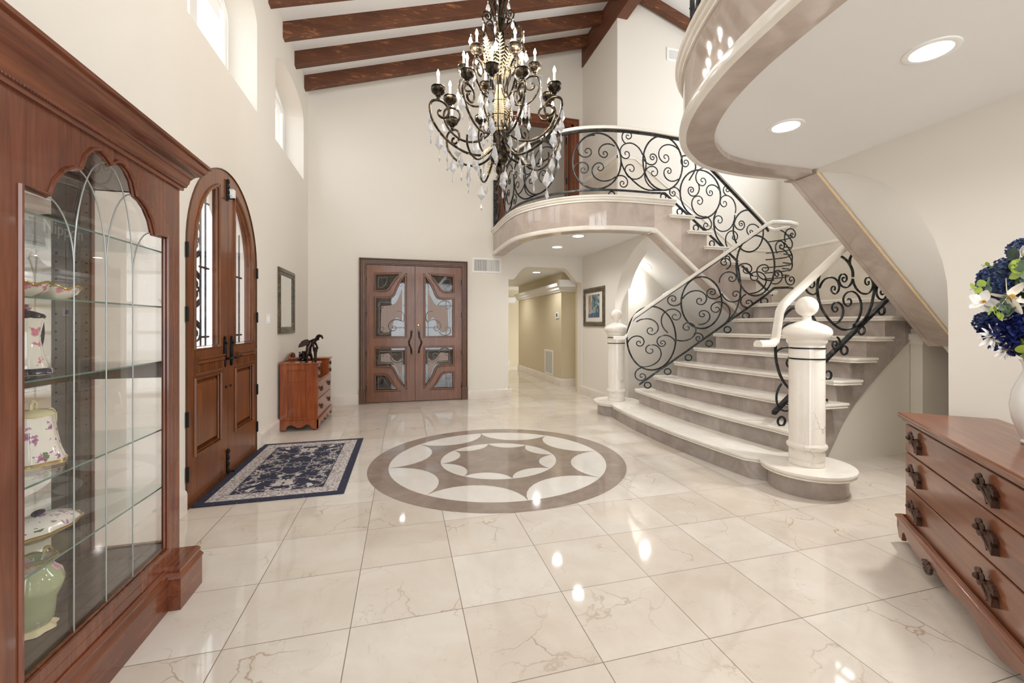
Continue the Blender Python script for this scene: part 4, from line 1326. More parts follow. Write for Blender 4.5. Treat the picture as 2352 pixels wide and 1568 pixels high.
# ------------------------------------------------------------ upstairs doorway
b = B().sweep([(1.78, YB, ZF), (1.78, YB, 5.24), (3.19, YB, 5.24), (3.19, YB, ZF)], [(q, w) for q, w in cas], plane=(0, -1, 0))
b.box((1.78, YB, ZF), (1.82, YB + 0.2, 5.24)).box((3.15, YB, ZF), (3.19, YB + 0.2, 5.24)).box((1.78, YB, 5.20), (3.19, YB + 0.2, 5.24))
struct('door_2', b, M['updoor'], 'brown wooden casing of the upstairs doorway')
ud = thing('upstairs_door', 'brown door leaf standing open at the right jamb of the upstairs doorway', 'door', (3.13, YB + 0.215, ZF + 0.01), -0.40)
B().box((-0.045, 0, 0), (0, 0.70, 2.10)).obj('door_panel', M['updoor'], ud, bevel=0.003)
for z in (0.28, 1.1, 1.9):
    B().box((-0.01, -0.02, z - 0.06), (0.015, 0.02, z + 0.06)).obj('hinge', M['black'], ud)
ud = thing('upstairs_door', 'brown door leaf at the left jamb of the upstairs doorway', 'door', (1.84, YB + 0.215, ZF + 0.01), -0.10)
B().box((0, 0, 0), (0.045, 0.70, 2.10)).obj('door_panel', M['updoor'], ud, bevel=0.003)


# ------------------------------------------------------------ vents
def vent(name, label, w, h, n, xfm, vertical=True, fr=0.03, split=False):
    root = thing(name, label, 'vent', xfm.to_translation())
    T = lambda bb: bb.xf(xfm)
    T(B().prism([[(0, 0), (w, 0), (w, h), (0, h)], [(fr, fr), (w - fr, fr), (w - fr, h - fr), (fr, h - fr)]], lambda a, c, t: (a, -0.012 * t, c))).obj('frame', M['white'], root, True, smooth=0, bevel=0.002)
    T(B().box((fr, -0.002, fr), (w - fr, -0.0005, h - fr))).obj('dark_backing', M['black'], root, True)  # flat black sheet, painted for the shade behind the louvers
    s_ = B()
    for i in range(n):
        if vertical:
            x = fr + (w - 2 * fr) * (i + 0.5) / n
            ww = (w - 2 * fr) / n * (0.26 if (split and i < n / 2) else 0.33)
            s_.box((x - ww, -0.010, fr), (x + ww, -0.004, h - fr))
        else:
            z = fr + (h - 2 * fr) * (i + 0.5) / n
            s_.box((fr, -0.010, z - (h - 2 * fr) / n * 0.3), (w - fr, -0.004, z + (h - 2 * fr) / n * 0.3))
    T(s_).obj('louvers', M['white'], root, True)
    return root


vent('wall_vent', 'white air vent on the back wall right of the study doors', 0.54, 0.27, 24, Matrix.Translation((1.21, YB - 0.001, 2.31)), True, split=True)
vent('wall_vent', 'small white vent high on the stair wall beside the near balcony', 0.36, 0.22, 18, Matrix.Translation((4.30, YW - 0.001, 5.83)), True, 0.035)
vent('wall_vent', 'small white vent high on the back wall behind the chandelier', 0.26, 0.26, 10, Matrix.Translation((2.30, YB - 0.001, 5.85)), True)
vent('return_grille', 'tall return air grille low on the tan hall wall', 0.60, 0.58, 26, Matrix.Translation((XR - 0.051, 9.99, 0.18)) @ Matrix.Rotation(-PI / 2, 4, 'Z'), False, 0.035)
tr = thing('thermostat', 'small white thermostat on the tan hall wall', 'thermostat', (XR - 0.05, 9.1, 1.52))
B().box((XR - 0.07, 9.01, 1.50), (XR - 0.0505, 9.19, 1.63)).obj('housing', M['white'], tr, True, bevel=0.004)
B().box((XR - 0.073, 9.06, 1.53), (XR - 0.0695, 9.14, 1.61)).obj('display', M['screen'], tr, True)
sw = thing('light_switch', 'white double light switch right of the entry doors', 'light switch', (XL, 5.63, 1.42))
B().box((XL + 0.0005, 5.58, 1.36), (XL + 0.007, 5.70, 1.475)).obj('plate', M['white'], sw, True, bevel=0.002)
for y in (5.60, 5.65):
    B().box((XL + 0.006, y, 1.39), (XL + 0.011, y + 0.032, 1.445)).obj('rocker', M['white'], sw, True, bevel=0.002)
sd = B().lathe([(0.06, 0), (0.06, -0.02), (0.045, -0.035), (0.01, -0.037)], n=20)
sd.xf(Matrix.Translation((2.35, 7.3, zc(2.35))) @ Matrix.Rotation(-math.atan(SL), 4, 'Y'))
tag(sd.obj('smoke_detector', M['white']), 'round white smoke detector between the ceiling beams', 'smoke detector')


# ------------------------------------------------------------ recessed downlights
def downlight(x, y, z, label, r=0.09, power=14, nrm=None, rot=None):
    root = thing('downlight', label, 'downlight', (x, y, z), 0, 'recessed ceiling downlights')
    mt_ = rot if rot else Matrix.Identity(4)
    pr_ = [(r * 0.78, -0.001), (r * 0.82, -0.006), (r * 1.0, -0.008), (r * 1.08, -0.005), (r * 1.1, -0.0005)]
    bb = B()
    n = 32
    vs, fs = [], []
    for rr_, zz in pr_:
        for k in range(n):
            vs.append((rr_ * math.cos(2 * PI * k / n), rr_ * math.sin(2 * PI * k / n), zz))
    for i in range(len(pr_) - 1):
        for k in range(n):
            fs.append((i * n + k, i * n + (k + 1) % n, (i + 1) * n + (k + 1) % n, (i + 1) * n + k))
    bb.add(vs, fs).xf(mt_)
    bb.obj('trim_ring', M['white'], root)
    B().lathe([(r * 0.80, -0.004), (r * 0.78, -0.0045)], n=32).xf(mt_).obj('lens', M['lamp'], root)
    l = bpy.data.lights.new('downlight_lamp', 'SPOT')
    l.energy = power
    l.spot_size = math.radians(150)
    l.spot_blend = 0.8
    l.shadow_soft_size = 0.06
    l.color = (1.0, 0.98, 0.95)
    o = bpy.data.objects.new('downlight_lamp', l)
    COL.objects.link(o)
    o.parent = root
    v = mt_ @ Vector((0, 0, -0.03))
    o.location = v
    if rot:
        o.rotation_euler = rot.to_euler()
    return root


downlight(2.46, 1.49, ZC, 'round downlight near the right edge of the near balcony ceiling', 0.1, 9)
downlight(2.46, 2.31, ZC, 'round downlight by the curved edge of the near balcony ceiling', 0.1, 9)
downlight(2.45, 0.5, ZC, 'round downlight outside the frame', 0.1, 9)
downlight(2.51, 5.97, ZC, 'downlight under the rear balcony, the one nearer the camera', 0.1, 20)
downlight(2.52, 6.91, ZC, 'downlight under the rear balcony, nearer the back wall', 0.1, 20)
downlight(2.80, 8.99, 2.5, 'downlight in the hall beyond the opening', 0.1, 30)
downlight(2.6, 11.6, 2.5, 'downlight deep in the hall', 0.1, 34)
downlight(4.4, 8.45, 2.5, 'downlight around the hall corner', 0.1, 12)
downlight(0.0, YB + 1.4, 2.66, 'downlight inside the study', 0.1, 5)
rt = Matrix.Rotation(math.atan(0.81), 4, 'Y')
downlight(3.80, 6.22, 2.655 - 0.802 * (3.80 - 3.37) + 0.006, 'round light on the sloping underside of the rear stairs', 0.1, 34, rot=rt)
rt = Matrix.Rotation(math.atan(0.81), 4, 'Y')
downlight(3.95, 2.3, 2.655 - 0.871 * (3.95 - 3.37) + 0.006, 'added unseen round light under the near stairs', 0.1, 60, rot=rt)  # unseen lamp added to brighten the space below the near flight
downlight(1.2, YB + 1.2, 5.6, 'light in the upstairs room', 0.1, 40)

# ------------------------------------------------------------ floor medallion
MC = (0.925, 4.245)
md = thing('floor_medallion', 'round brown and white marble star medallion inlaid in the floor', 'floor medallion', (MC[0], MC[1], 0.0))


def ring(r0, r1, z, n=96):
    bb = B()
    vs = []
    for r in (r0, r1):
        vs += [(r * math.cos(2 * PI * k / n), r * math.sin(2 * PI * k / n), z) for k in range(n)]
    return bb.add(vs, [(k, (k + 1) % n, n + (k + 1) % n, n + k) for k in range(n)])


def star(R, depth, a0, z, name, mat):
    """eight-pointed star whose sides are arcs curving inward"""
    pts = []
    for i in range(8):
        a, b_ = a0 + i * PI / 4, a0 + (i + 1) * PI / 4
        p, q = Vector((math.cos(a), math.sin(a))) * R, Vector((math.cos(b_), math.sin(b_))) * R
        m = (p + q) / 2
        inn = -m.normalized()
        ch = (q - p).length / 2
        s_ = depth
        rad = (ch * ch + s_ * s_) / (2 * s_)
        c = m - inn * (rad - s_)
        a1 = math.atan2(p.y - c.y, p.x - c.x)
        a2 = math.atan2(q.y - c.y, q.x - c.x)
        d = (a2 - a1 + PI) % (2 * PI) - PI
        # choose the arc that bulges toward the centre
        mid = a1 + d / 2
        if (c + Vector((math.cos(mid), math.sin(mid))) * rad).length > m.length:
            d = d - 2 * PI if d > 0 else d + 2 * PI
        for j in range(12):
            t = a1 + d * j / 12
            pts.append((c.x + rad * math.cos(t), c.y + rad * math.sin(t)))
    o = B()
    tri = tessellate_polygon([[Vector((x, y, 0)) for x, y in pts]])
    o.add([(x, y, z) for x, y in pts], [tuple(t) for t in tri])
    return o.obj(name, mat, md, smooth=0)


A0 = 0.0
ring(1.062, 1.25, 0.0012).obj('outer_ring', M['inlay'], md, smooth=0)
ring(0.001, 1.063, 0.0006).obj('white_field', M['inlayw'], md, smooth=0)
star(1.062, 0.262, A0, 0.0012, 'outer_star', M['inlay'])
ring(0.001, 0.575, 0.0018).obj('inner_field', M['inlayw'], md, smooth=0)
star(0.575, 0.125, A0, 0.0024, 'inner_star', M['inlay'])


# ------------------------------------------------------------ entry rug
def rug_mat():
    m = Mat('navy_floral_rug', rough=0.95)
    t = m.node('ShaderNodeTexCoord')
    sp = m.node('ShaderNodeSeparateXYZ')
    m.link(t.outputs['Object'], sp.inputs[0])
    ax = m.math('SUBTRACT', 0.525, m.math('ABSOLUTE', sp.outputs[0]))
    ay = m.math('SUBTRACT', 0.865, m.math('ABSOLUTE', sp.outputs[1]))
    d = m.math('MINIMUM', ax, ay)
    navy, cream, greyb = rgb(44, 46, 66), rgb(208, 200, 192), rgb(120, 118, 128)
    # mirror-symmetric coordinates for the central field
    cb = m.node('ShaderNodeCombineXYZ')
    m.link(m.math('ABSOLUTE', sp.outputs[0]), cb.inputs[0])
    m.link(m.math('ABSOLUTE', sp.outputs[1]), cb.inputs[1])
    nz = m.node('ShaderNodeTexNoise')
    nz.inputs['Scale'].default_value = 7
    nz.inputs['Detail'].default_value = 3
    m.link(cb.outputs[0], nz.inputs['Vector'])
    w = m.mix(0.16, cb.outputs[0], nz.outputs['Color'], 'ADD')
    vo = m.node('ShaderNodeTexVoronoi')
    vo.inputs['Scale'].default_value = 8.5
    m.link(w, vo.inputs['Vector'])
    fl = m.node('ShaderNodeTexNoise')
    fl.inputs['Scale'].default_value = 38
    fl.inputs['Detail'].default_value = 2
    m.link(cb.outputs[0], fl.inputs['Vector'])
    rad = m.math('ADD', 0.26, m.math('MULTIPLY', m.math('SUBTRACT', fl.outputs['Fac'], 0.5), 0.85))
    petal = m.math('LESS_THAN', vo.outputs['Distance'], rad)
    v2 = m.node('ShaderNodeTexVoronoi', feature='DISTANCE_TO_EDGE')
    v2.inputs['Scale'].default_value = 5.5
    m.link(w, v2.inputs['Vector'])
    vine = m.math('LESS_THAN', v2.outputs['Distance'], 0.035)
    v3 = m.node('ShaderNodeTexVoronoi')
    v3.inputs['Scale'].default_value = 30
    m.link(w, v3.inputs['Vector'])
    leaf = m.math('LESS_THAN', v3.outputs['Distance'], 0.3)
    sc = m.node('ShaderNodeSeparateColor')
    m.link(v3.outputs['Color'], sc.inputs[0])
    leaf = m.math('MULTIPLY', leaf, m.math('GREATER_THAN', sc.outputs[0], 0.6))
    pc = m.ramp(fl.outputs['Fac'], [(0.35, rgb(168, 158, 152)), (0.5, cream), (0.65, rgb(196, 186, 178))])
    field = m.mix(petal, navy, pc)
    field = m.mix(m.math('MULTIPLY', vine, 0.8), field, rgb(178, 172, 170))
    field = m.mix(m.math('MULTIPLY', leaf, 0.8), field, rgb(190, 182, 176))
    # pale border with small motifs
    v4 = m.node('ShaderNodeTexVoronoi', feature='DISTANCE_TO_EDGE')
    v4.inputs['Scale'].default_value = 26
    m.link(w, v4.inputs['Vector'])
    mot = m.math('MULTIPLY', m.math('LESS_THAN', v4.outputs['Distance'], 0.09), 0.75)
    v5 = m.node('ShaderNodeTexVoronoi')
    v5.inputs['Scale'].default_value = 12
    m.link(cb.outputs[0], v5.inputs['Vector'])
    rings = m.math('LESS_THAN', m.math('ABSOLUTE', m.math('SUBTRACT', v5.outputs['Distance'], 0.33)), 0.05)
    border = m.mix(mot, rgb(206, 199, 196), rgb(136, 126, 124))
    border = m.mix(m.math('MULTIPLY', rings, 0.6), border, rgb(120, 112, 112))
    c = m.mix(m.math('LESS_THAN', d, 0.185), field, border)
    edge = m.math('LESS_THAN', m.math('ABSOLUTE', m.math('SUBTRACT', d, 0.185)), 0.004)
    c = m.mix(edge, c, navy)
    c = m.mix(m.math('LESS_THAN', d, 0.062), c, navy)
    sp2 = m.math('MULTIPLY', m.math('LESS_THAN', d, 0.062), m.math('GREATER_THAN', fl.outputs['Fac'], 0.66))
    c = m.mix(m.math('MULTIPLY', sp2, 0.4), c, greyb)
    m.color(c)
    m.bump(m.noise(t.outputs['Object'], 300, 2), 0.3, 0.002)
    return m.m


rg = B().box((-0.525, -0.865, 0.001), (0.525, 0.865, 0.011)).obj('entry_rug', rug_mat(), bevel=0.003)
rg.location = (-0.985, 4.56, 0)
tag(rg, 'navy and cream floral rug in front of the arched entry doors', 'rug')

# ------------------------------------------------------------ wall mirror
wm = thing('wall_mirror', 'narrow mirror in a dark silver frame hanging above the small chest', 'mirror', (XL, 6.43, 1.66))
y0, y1, z0, z1 = 6.03, 6.83, 1.235, 2.085
fp = [(0, 0.0), (0, 0.02), (-0.02, 0.03), (-0.045, 0.028), (-0.05, 0.018), (-0.075, 0.022), (-0.09, 0.012), (-0.09, 0)]
M['sfr'] = marble('tarnished_silver_frame', (50, 44, 34), (82, 74, 58), (134, 124, 104), 18, (40, 34, 28), 0.5, 0.35)
B().sweep([(XL + 0.001, y1, z0), (XL + 0.001, y0, z0), (XL + 0.001, y0, z1), (XL + 0.001, y1, z1)][::-1], [(-a, w) for a, w in fp][::-1] if False else fp, True, plane=(1, 0, 0)).obj('frame', M['sfr'], wm, True)
B().box((XL + 0.002, y0 + 0.07, z0 + 0.07), (XL + 0.008, y1 - 0.07, z1 - 0.07)).obj('mirror_glass', M['mirror'], wm, True, smooth=0)

# ------------------------------------------------------------ framed picture
pc = thing('framed_picture', 'watercolour of trees by water in a silver brown frame beside the arch', 'picture', (XR, 7.29, 1.68))
y0, y1, z0, z1 = 6.84, 7.74, 1.325, 2.035
B().sweep([(XR - 0.001, y0, z0), (XR - 0.001, y1, z0), (XR - 0.001, y1, z1), (XR - 0.001, y0, z1)][::-1], fp, True, plane=(-1, 0, 0)).obj('frame', M['sfr'], pc, True)
B().box((XR - 0.008, y0 + 0.06, z0 + 0.06), (XR - 0.002, y1 - 0.06, z1 - 0.06)).obj('mat_board', Mat('cream_mat_board', rgb(222, 212, 200), 0.8).m, pc, True, smooth=0)
m = Mat('watercolour_painting', rough=0.7)
t = m.node('ShaderNodeTexCoord')
sp = m.node('ShaderNodeSeparateXYZ')
m.link(t.outputs['Generated'], sp.inputs[0])
u, v = m.math('SUBTRACT', 1.0, sp.outputs[1]), sp.outputs[2]
nzz = m.noise(m.co((1, 9, 9)), 1.0, 5, 0.7, 0.6)
nz2 = m.noise(m.co((1, 16, 5)), 1.0, 4, 0.7, 0.3)
fol = m.ramp(nzz, [(0.36, rgb(38, 52, 66)), (0.48, rgb(86, 112, 122)), (0.58, rgb(150, 166, 164)), (0.68, rgb(206, 204, 196))])
bld = m.ramp(nz2, [(0.35, rgb(120, 104, 92)), (0.55, rgb(172, 158, 144)), (0.7, rgb(206, 194, 180))])
wat = m.ramp(nz2, [(0.4, rgb(52, 76, 102)), (0.6, rgb(92, 116, 138))])
c = m.mix(m.math('LESS_THAN', m.math('ADD', u, m.math('MULTIPLY', nzz, 0.15)), 0.42), fol, bld)
low = m.math('LESS_THAN', m.math('SUBTRACT', v, m.math('MULTIPLY', u, 0.08)), 0.16)
c = m.mix(low, c, wat)
trk = m.math('MULTIPLY', m.math('LESS_THAN', m.math('ABSOLUTE', m.math('SUBTRACT', u, 0.78)), 0.012), m.math('GREATER_THAN', v, 0.2))
c = m.mix(trk, c, rgb(30, 36, 40))
m.color(c)
B().box((XR - 0.0095, y0 + 0.21, z0 + 0.16), (XR - 0.0078, y1 - 0.21, z1 - 0.13)).obj('painting', m.m, pc, True, smooth=0)


# ------------------------------------------------------------ carved pulls
def leaf_pull(b, s=1.0):
    """carved flower with three serrated leaves, front toward -y, leaves running down to the right"""
    def leaf(a, L, w, d):
        n = 9
        up, dn = [], []
        for i in range(n + 1):
            t = i / n
            h = w * math.sin(PI * min(1, 0.1 + 0.9 * t)) ** 0.8
            k = 1.0 if i % 2 else 0.72
            up.append((L * t, h * k))
            dn.append((L * t, -h * k))
        poly = up + dn[::-1][1:]
        ca, sa = math.cos(a), math.sin(a)
        cx, cz = -0.008 * s, 0.004 * s
        b.prism([poly], lambda x, z, t: (cx + (x * ca - z * sa) * s, -(d + 0.010 * (1 - abs(z) / w * 0.6)) * s * t, cz + (x * sa + z * ca) * s))
        b.tube([(cx, -(d + 0.012) * s, cz), (cx + L * 0.9 * ca * s, -(d + 0.008) * s, cz + L * 0.9 * sa * s)], [0.003 * s, 0.0012 * s], 5)
    leaf(-0.15, 0.062, 0.016, 0.004)
    leaf(-1.15, 0.050, 0.015, 0.004)
    leaf(-0.62, 0.074, 0.019, 0.009)
    for i in range(6):
        a = 2 * PI * i / 6 + 0.4
        b.ball((math.cos(a) * 0.0165 * s - 0.018 * s, -0.016 * s, math.sin(a) * 0.0165 * s + 0.012 * s), 0.0105 * s, 8, 6, (1, 0.55, 1))
    b.ball((-0.018 * s, -0.024 * s, 0.012 * s), 0.0085 * s, 10, 8)
    return b


# ------------------------------------------------------------ small chest with well, by the left wall
CX0, CX1, CY0, CY1 = XL + 0.03, -1.075, 6.03, 7.10
dc = thing('dressing_chest', 'small reddish dressing chest with a sunken centre, below the wall mirror', 'chest of drawers', (-1.30, 6.56, 0))
ft = [(CY0 - 0.02, 0.14), (CY0 - 0.02, 0.02), (CY0 + 0.07, 0.02), (CY0 + 0.10, 0.06), (CY0 + 0.17, 0.085), (CY0 + 0.27, 0.06), (CY0 + 0.36, 0.05), (CY0 + 0.42, 0.085), (CY0 + 0.47, 0.06), (CY0 + 0.55, 0.03)]
ft2 = ft + [(CY0 + CY1 - a, c) for a, c in ft[::-1]]
B().prism([ft2], lambda a, c, t: (CX1 + 0.022 - 0.02 * t, a, c)).obj('apron', M['chest'], dc, True, smooth=30)
fs_ = [(CX0, 0.14), (CX0, 0.03), (CX0 + 0.06, 0.02), (CX0 + 0.09, 0.075), (CX0 + 0.13, 0.085), (CX0 + 0.20, 0.045), (CX0 + 0.25, 0.045), (CX0 + 0.31, 0.085), (CX0 + 0.35, 0.07), (CX0 + 0.38, 0.02), (CX1 + 0.02, 0.03), (CX1 + 0.02, 0.14)]
for yy in (CY0 - 0.02, CY1):
    B().prism([fs_], lambda a, c, t: (a, yy + 0.02 * t, c)).obj('apron', M['chest'], dc, True, smooth=30)
bdy = B().box((CX0, CY0, 0.14), (CX1 - 0.002, CY1, 0.62)).box((CX0, CY0, 0.62), (CX1 - 0.002, CY0 + 0.21, 0.845)).box((CX0, CY1 - 0.21, 0.62), (CX1 - 0.002, CY1, 0.845))
bdy.box((CX0 - 0.0, CY0 - 0.012, 0.12), (CX1 + 0.012, CY1 + 0.012, 0.145))
bdy.obj('carcass', M['chest'], dc, True, bevel=0.003)
# side panel frame
sp_ = B().prism([[(CX0, 0.145), (CX1, 0.145), (CX1, 0.845), (CX0, 0.845)], [(CX0 + 0.085, 0.175), (CX1 - 0.125, 0.175), (CX1 - 0.125, 0.775), (CX0 + 0.085, 0.775)]], lambda a, c, t: (a, CY0 - 0.014 * t, c))
sp_.obj('side_panel', M['chest'], dc, True, smooth=0, bevel=0.003)
for (a, b_) in ((CY0, CY0 + 0.21), (CY1 - 0.21, CY1)):
    B().box((CX0 - 0.005, a - 0.02, 0.845), (CX1 + 0.02, b_ + 0.015, 0.868)).obj('top', M['chest'], dc, True, bevel=0.005)
B().box((CX0, CY0 + 0.21, 0.62), (CX1, CY1 - 0.21, 0.632)).obj('well_top', M['chest'], dc, True)
bk = [(CY0, 0.868), (CY0 + 0.02, 0.885), (CY0 + 0.3, 0.89), (CY0 + 0.36, 0.925), (CY0 + 0.42, 0.93), (CY0 + 0.45, 0.955), (CY0 + 0.535, 0.975)]
bk = bk + [(CY0 + CY1 - a, c) for a, c in bk[-2::-1]]
B().prism([[(CY0, 0.84)] + bk + [(CY1, 0.84)]], lambda a, c, t: (CX0 + 0.02 * t, a, c)).obj('back_rail', M['chest'], dc, True, smooth=0)
cr = B()
for i in range(9):
    a = i / 8 * PI
    cr.ball((CX0 + 0.032, (CY0 + CY1) / 2 + 0.045 * math.cos(a), 0.925 + 0.03 * math.sin(a)), 0.014, 8, 6)
cr.ball((CX0 + 0.034, (CY0 + CY1) / 2, 0.92), 0.02, 8, 6)
cr.obj('carved_crest', M['mahogd'], dc, True)
mm = Matrix.Rotation(PI / 2, 4, 'Z')


def chest_drawer(y0, y1, z0, z1, pulls, ps):
    d = B().box((CX1 - 0.006, y0 + 0.004, z0 + 0.004), (CX1 + 0.008, y1 - 0.004, z1 - 0.004)).obj('drawer', M['chest'], dc, True, bevel=0.002)
    for p in pulls:
        leaf_pull(B(), ps).xf(Matrix.Translation((CX1 + 0.008, p, (z0 + z1) / 2)) @ mm).obj('carved_pull', M['mahogd'], d, True)


for (a, b_) in ((CY0 + 0.01, CY0 + 0.20), (CY1 - 0.20, CY1 - 0.01)):
    chest_drawer(a, b_, 0.74, 0.84, [(a + b_) / 2], 0.8)
    chest_drawer(a, b_, 0.635, 0.735, [(a + b_) / 2], 0.8)
chest_drawer(CY0 + 0.01, CY1 - 0.01, 0.40, 0.615, [CY0 + 0.24, CY1 - 0.24], 1.0)
chest_drawer(CY0 + 0.01, CY1 - 0.01, 0.155, 0.39, [CY0 + 0.24, CY1 - 0.24], 1.0)
for (x, y) in ((CX0 + 0.05, CY0 + 0.05), (CX1 - 0.05, CY0 + 0.05), (CX0 + 0.05, CY1 - 0.05), (CX1 - 0.05, CY1 - 0.05)):
    B().ball((x, y, 0.0135), 0.0135, 10, 8).tube([(x, y, 0.02), (x, y, 0.06)], 0.008, 8).obj('caster', M['brass'], dc, True)

# ------------------------------------------------------------ bronze statue on the small chest: winged child bending forward on a tree stump
def skin_fig(name, nodes, edges, mat, parent, sub=2):
    me = bpy.data.meshes.new(name)
    me.from_pydata([n[0] for n in nodes], edges, [])
    o = bpy.data.objects.new(name, me)
    COL.objects.link(o)
    o.parent = parent
    me.materials.append(mat)
    sk = o.modifiers.new('skin', 'SKIN')
    for i, n in enumerate(nodes):
        r = n[1]
        me.skin_vertices[0].data[i].radius = (r, r)
    me.skin_vertices[0].data[0].use_root = True
    sb = o.modifiers.new('sub', 'SUBSURF')
    sb.levels = sb.render_levels = sub
    for p in me.polygons:
        p.use_smooth = True
    return o


M['statue'] = Mat('dark_bronze_statue', rgb(52, 40, 36), 0.22, 0.85).m
st = thing('bronze_statue', 'dark bronze statue of a bowed winged figure on the small chest', 'statue', (-1.22, 6.19, 0.868))
# x toward the room (figure leans toward +x)
nd = [((0.0, 0, 0.155), 0.042), ((0.018, 0, 0.20), 0.040), ((0.045, 0, 0.25), 0.036), ((0.085, 0, 0.285), 0.034), ((0.118, 0, 0.30), 0.018), ((0.145, 0, 0.305), 0.036),
      ((0.02, 0.03, 0.11), 0.028), ((0.045, 0.035, 0.06), 0.018), ((0.05, 0.035, 0.012), 0.012), ((0.075, 0.035, 0.008), 0.01),
      ((0.01, -0.035, 0.10), 0.027), ((0.0, -0.04, 0.055), 0.017), ((-0.005, -0.04, 0.012), 0.012), ((0.02, -0.04, 0.008), 0.01),
      ((0.075, 0.05, 0.265), 0.019), ((0.098, 0.058, 0.22), 0.014), ((0.115, 0.05, 0.18), 0.011), ((0.12, 0.045, 0.16), 0.012),
      ((0.075, -0.05, 0.262), 0.019), ((0.085, -0.06, 0.205), 0.014), ((0.088, -0.05, 0.15), 0.011), ((0.09, -0.045, 0.13), 0.012)]
ed = [(0, 1), (1, 2), (2, 3), (3, 4), (4, 5), (0, 6), (6, 7), (7, 8), (8, 9), (0, 10), (10, 11), (11, 12), (12, 13), (3, 14), (14, 15), (15, 16), (16, 17), (3, 18), (18, 19), (19, 20), (20, 21)]
skin_fig('body', nd, ed, M['statue'], st)
hb = B()
random.seed(3)
for i in range(26):
    a, p = random.uniform(0, 2 * PI), random.uniform(0, PI * 0.6)
    hb.ball((0.147 + 0.036 * math.sin(p) * math.cos(a), 0.036 * math.sin(p) * math.sin(a), 0.312 + 0.034 * math.cos(p)), 0.014, 6, 5)
hb.obj('hair', M['statue'], st)
for sy in (-1, 1):
    wb = B()
    wl = [(0.03, 0.27), (-0.01, 0.295), (-0.05, 0.275), (-0.085, 0.225), (-0.09, 0.185), (-0.05, 0.20), (0.0, 0.215), (0.04, 0.24)]
    wb.prism([wl], lambda a, c, t: (a, sy * (0.03 + 0.014 * t + (0.02 - a) * 0.35), c))
    wb.obj('wing', M['statue'], st, bevel=0.004)
sb_ = B()
for i in range(18):
    a = i * 2.4
    sb_.ball((-0.05 + 0.04 * math.cos(a), 0.035 * math.sin(a), 0.018 + 0.006 * i), 0.022 - 0.0005 * i, 7, 5)
for i in range(7):
    a = i * 0.9
    sb_.tube([(-0.06, 0, 0.02), (-0.08 - 0.015 * math.cos(a), 0.05 * math.sin(a), 0.03 + 0.012 * i)], [0.012, 0.004], 6)
sb_.tube([(-0.045, 0, 0.01), (-0.03, 0, 0.14)], [0.04, 0.035], 10)
sb_.obj('tree_stump', M['statue'], st)
B().tube([(0.10, 0.0, 0.0), (0.098, 0.0, 0.11), (0.10, 0.01, 0.15)], [0.016, 0.02, 0.026], 9).ball((0.10, 0.01, 0.165), 0.026, 8, 6).obj('small_companion', M['statue'], st)

# ------------------------------------------------------------ large chest at the right
A_ = math.atan2(-0.75, -0.66)
rc = thing('chest_of_drawers', 'large reddish brown chest with carved leaf pulls at the right edge', 'chest of drawers', (3.0, 1.955, 0), A_)
# local x runs along the front away from the stairs, local y points to the back (+y) ... front at y = 0
LN, DP = 1.36, 0.42
# with this rotation the back lies toward local +y
for nm, bb in (('carcass', B().box((0.0, 0.014, 0.15), (LN, DP, 0.765))),):
    bb.obj(nm, M['mahog'], rc, bevel=0.003)
tp = B().prism([[(-0.03, -0.028), (LN + 0.03, -0.028), (LN + 0.03, DP + 0.005), (-0.03, DP + 0.005)]], plan(0.777, 0.805))
tp.obj('top', M['mahog'], rc, bevel=0.010)
B().box((-0.012, -0.012, 0.755), (LN + 0.012, DP, 0.778)).obj('top_molding', M['mahog'], rc, bevel=0.006)
dz = [(0.575, 0.742), (0.368, 0.568), (0.158, 0.361)]
for z0, z1 in dz:
    d = B().box((0.012, 0.0, z0), (LN - 0.012, 0.02, z1)).obj('drawer', M['mahog'], rc, bevel=0.004)
    for px in (0.20, 0.985):
        pb = leaf_pull(B(), 1.45)
        pb.xf(Matrix.Translation((px, 0.0, (z0 + z1) / 2 + 0.012)) @ Matrix.Rotation(0, 4, 'Z'))
        pb.obj('carved_pull', M['mahogd'], d)
bp_ = [(-0.03, 0.15), (-0.03, 0.085), (0.0, 0.03), (0.055, 0.03), (0.06, 0.075), (0.09, 0.098), (0.13, 0.075), (0.22, 0.055), (0.34, 0.05), (0.40, 0.075), (0.46, 0.095), (0.56, 0.09), (LN / 2 - 0.05, 0.078)]
bp_ = bp_ + [(LN - a, c) for a, c in bp_[::-1]]
B().prism([bp_], lambda a, c, t: (a, -0.03 + 0.024 * t, c)).obj('apron', M['mahog'], rc, smooth=30, bevel=0.003)
B().sweep([(-0.03, DP, 0.15), (-0.03, -0.03, 0.15), (LN + 0.03, -0.03, 0.15), (LN + 0.03, DP, 0.15)], [(-0.02, -0.006), (0.006, -0.006), (0.010, 0.004), (0.004, 0.012), (-0.012, 0.022), (-0.02, 0.022)]).obj('base_molding', M['mahog'], rc)
sp2 = [(DP, 0.15), (DP, 0.03), (DP - 0.06, 0.03), (DP - 0.08, 0.08), (0.12, 0.09), (0.06, 0.05), (0.03, 0.03), (-0.03, 0.085), (-0.03, 0.15)]
B().prism([sp2], lambda a, c, t: (-0.03 + 0.024 * t, a, c)).obj('apron', M['mahog'], rc, smooth=30)
sh = B()
for i in range(9):
    a = PI + PI * (i + 0.5) / 9
    x0 = 0.46
    sh.tube([(x0, -0.032, 0.092), (x0 + 0.055 * math.cos(a), -0.036, 0.092 + 0.055 * math.sin(a))], [0.003, 0.009], 6)
sh.ball((0.46, -0.034, 0.092), 0.01, 8, 6)
sh.obj('carved_shell', M['mahogd'], rc)
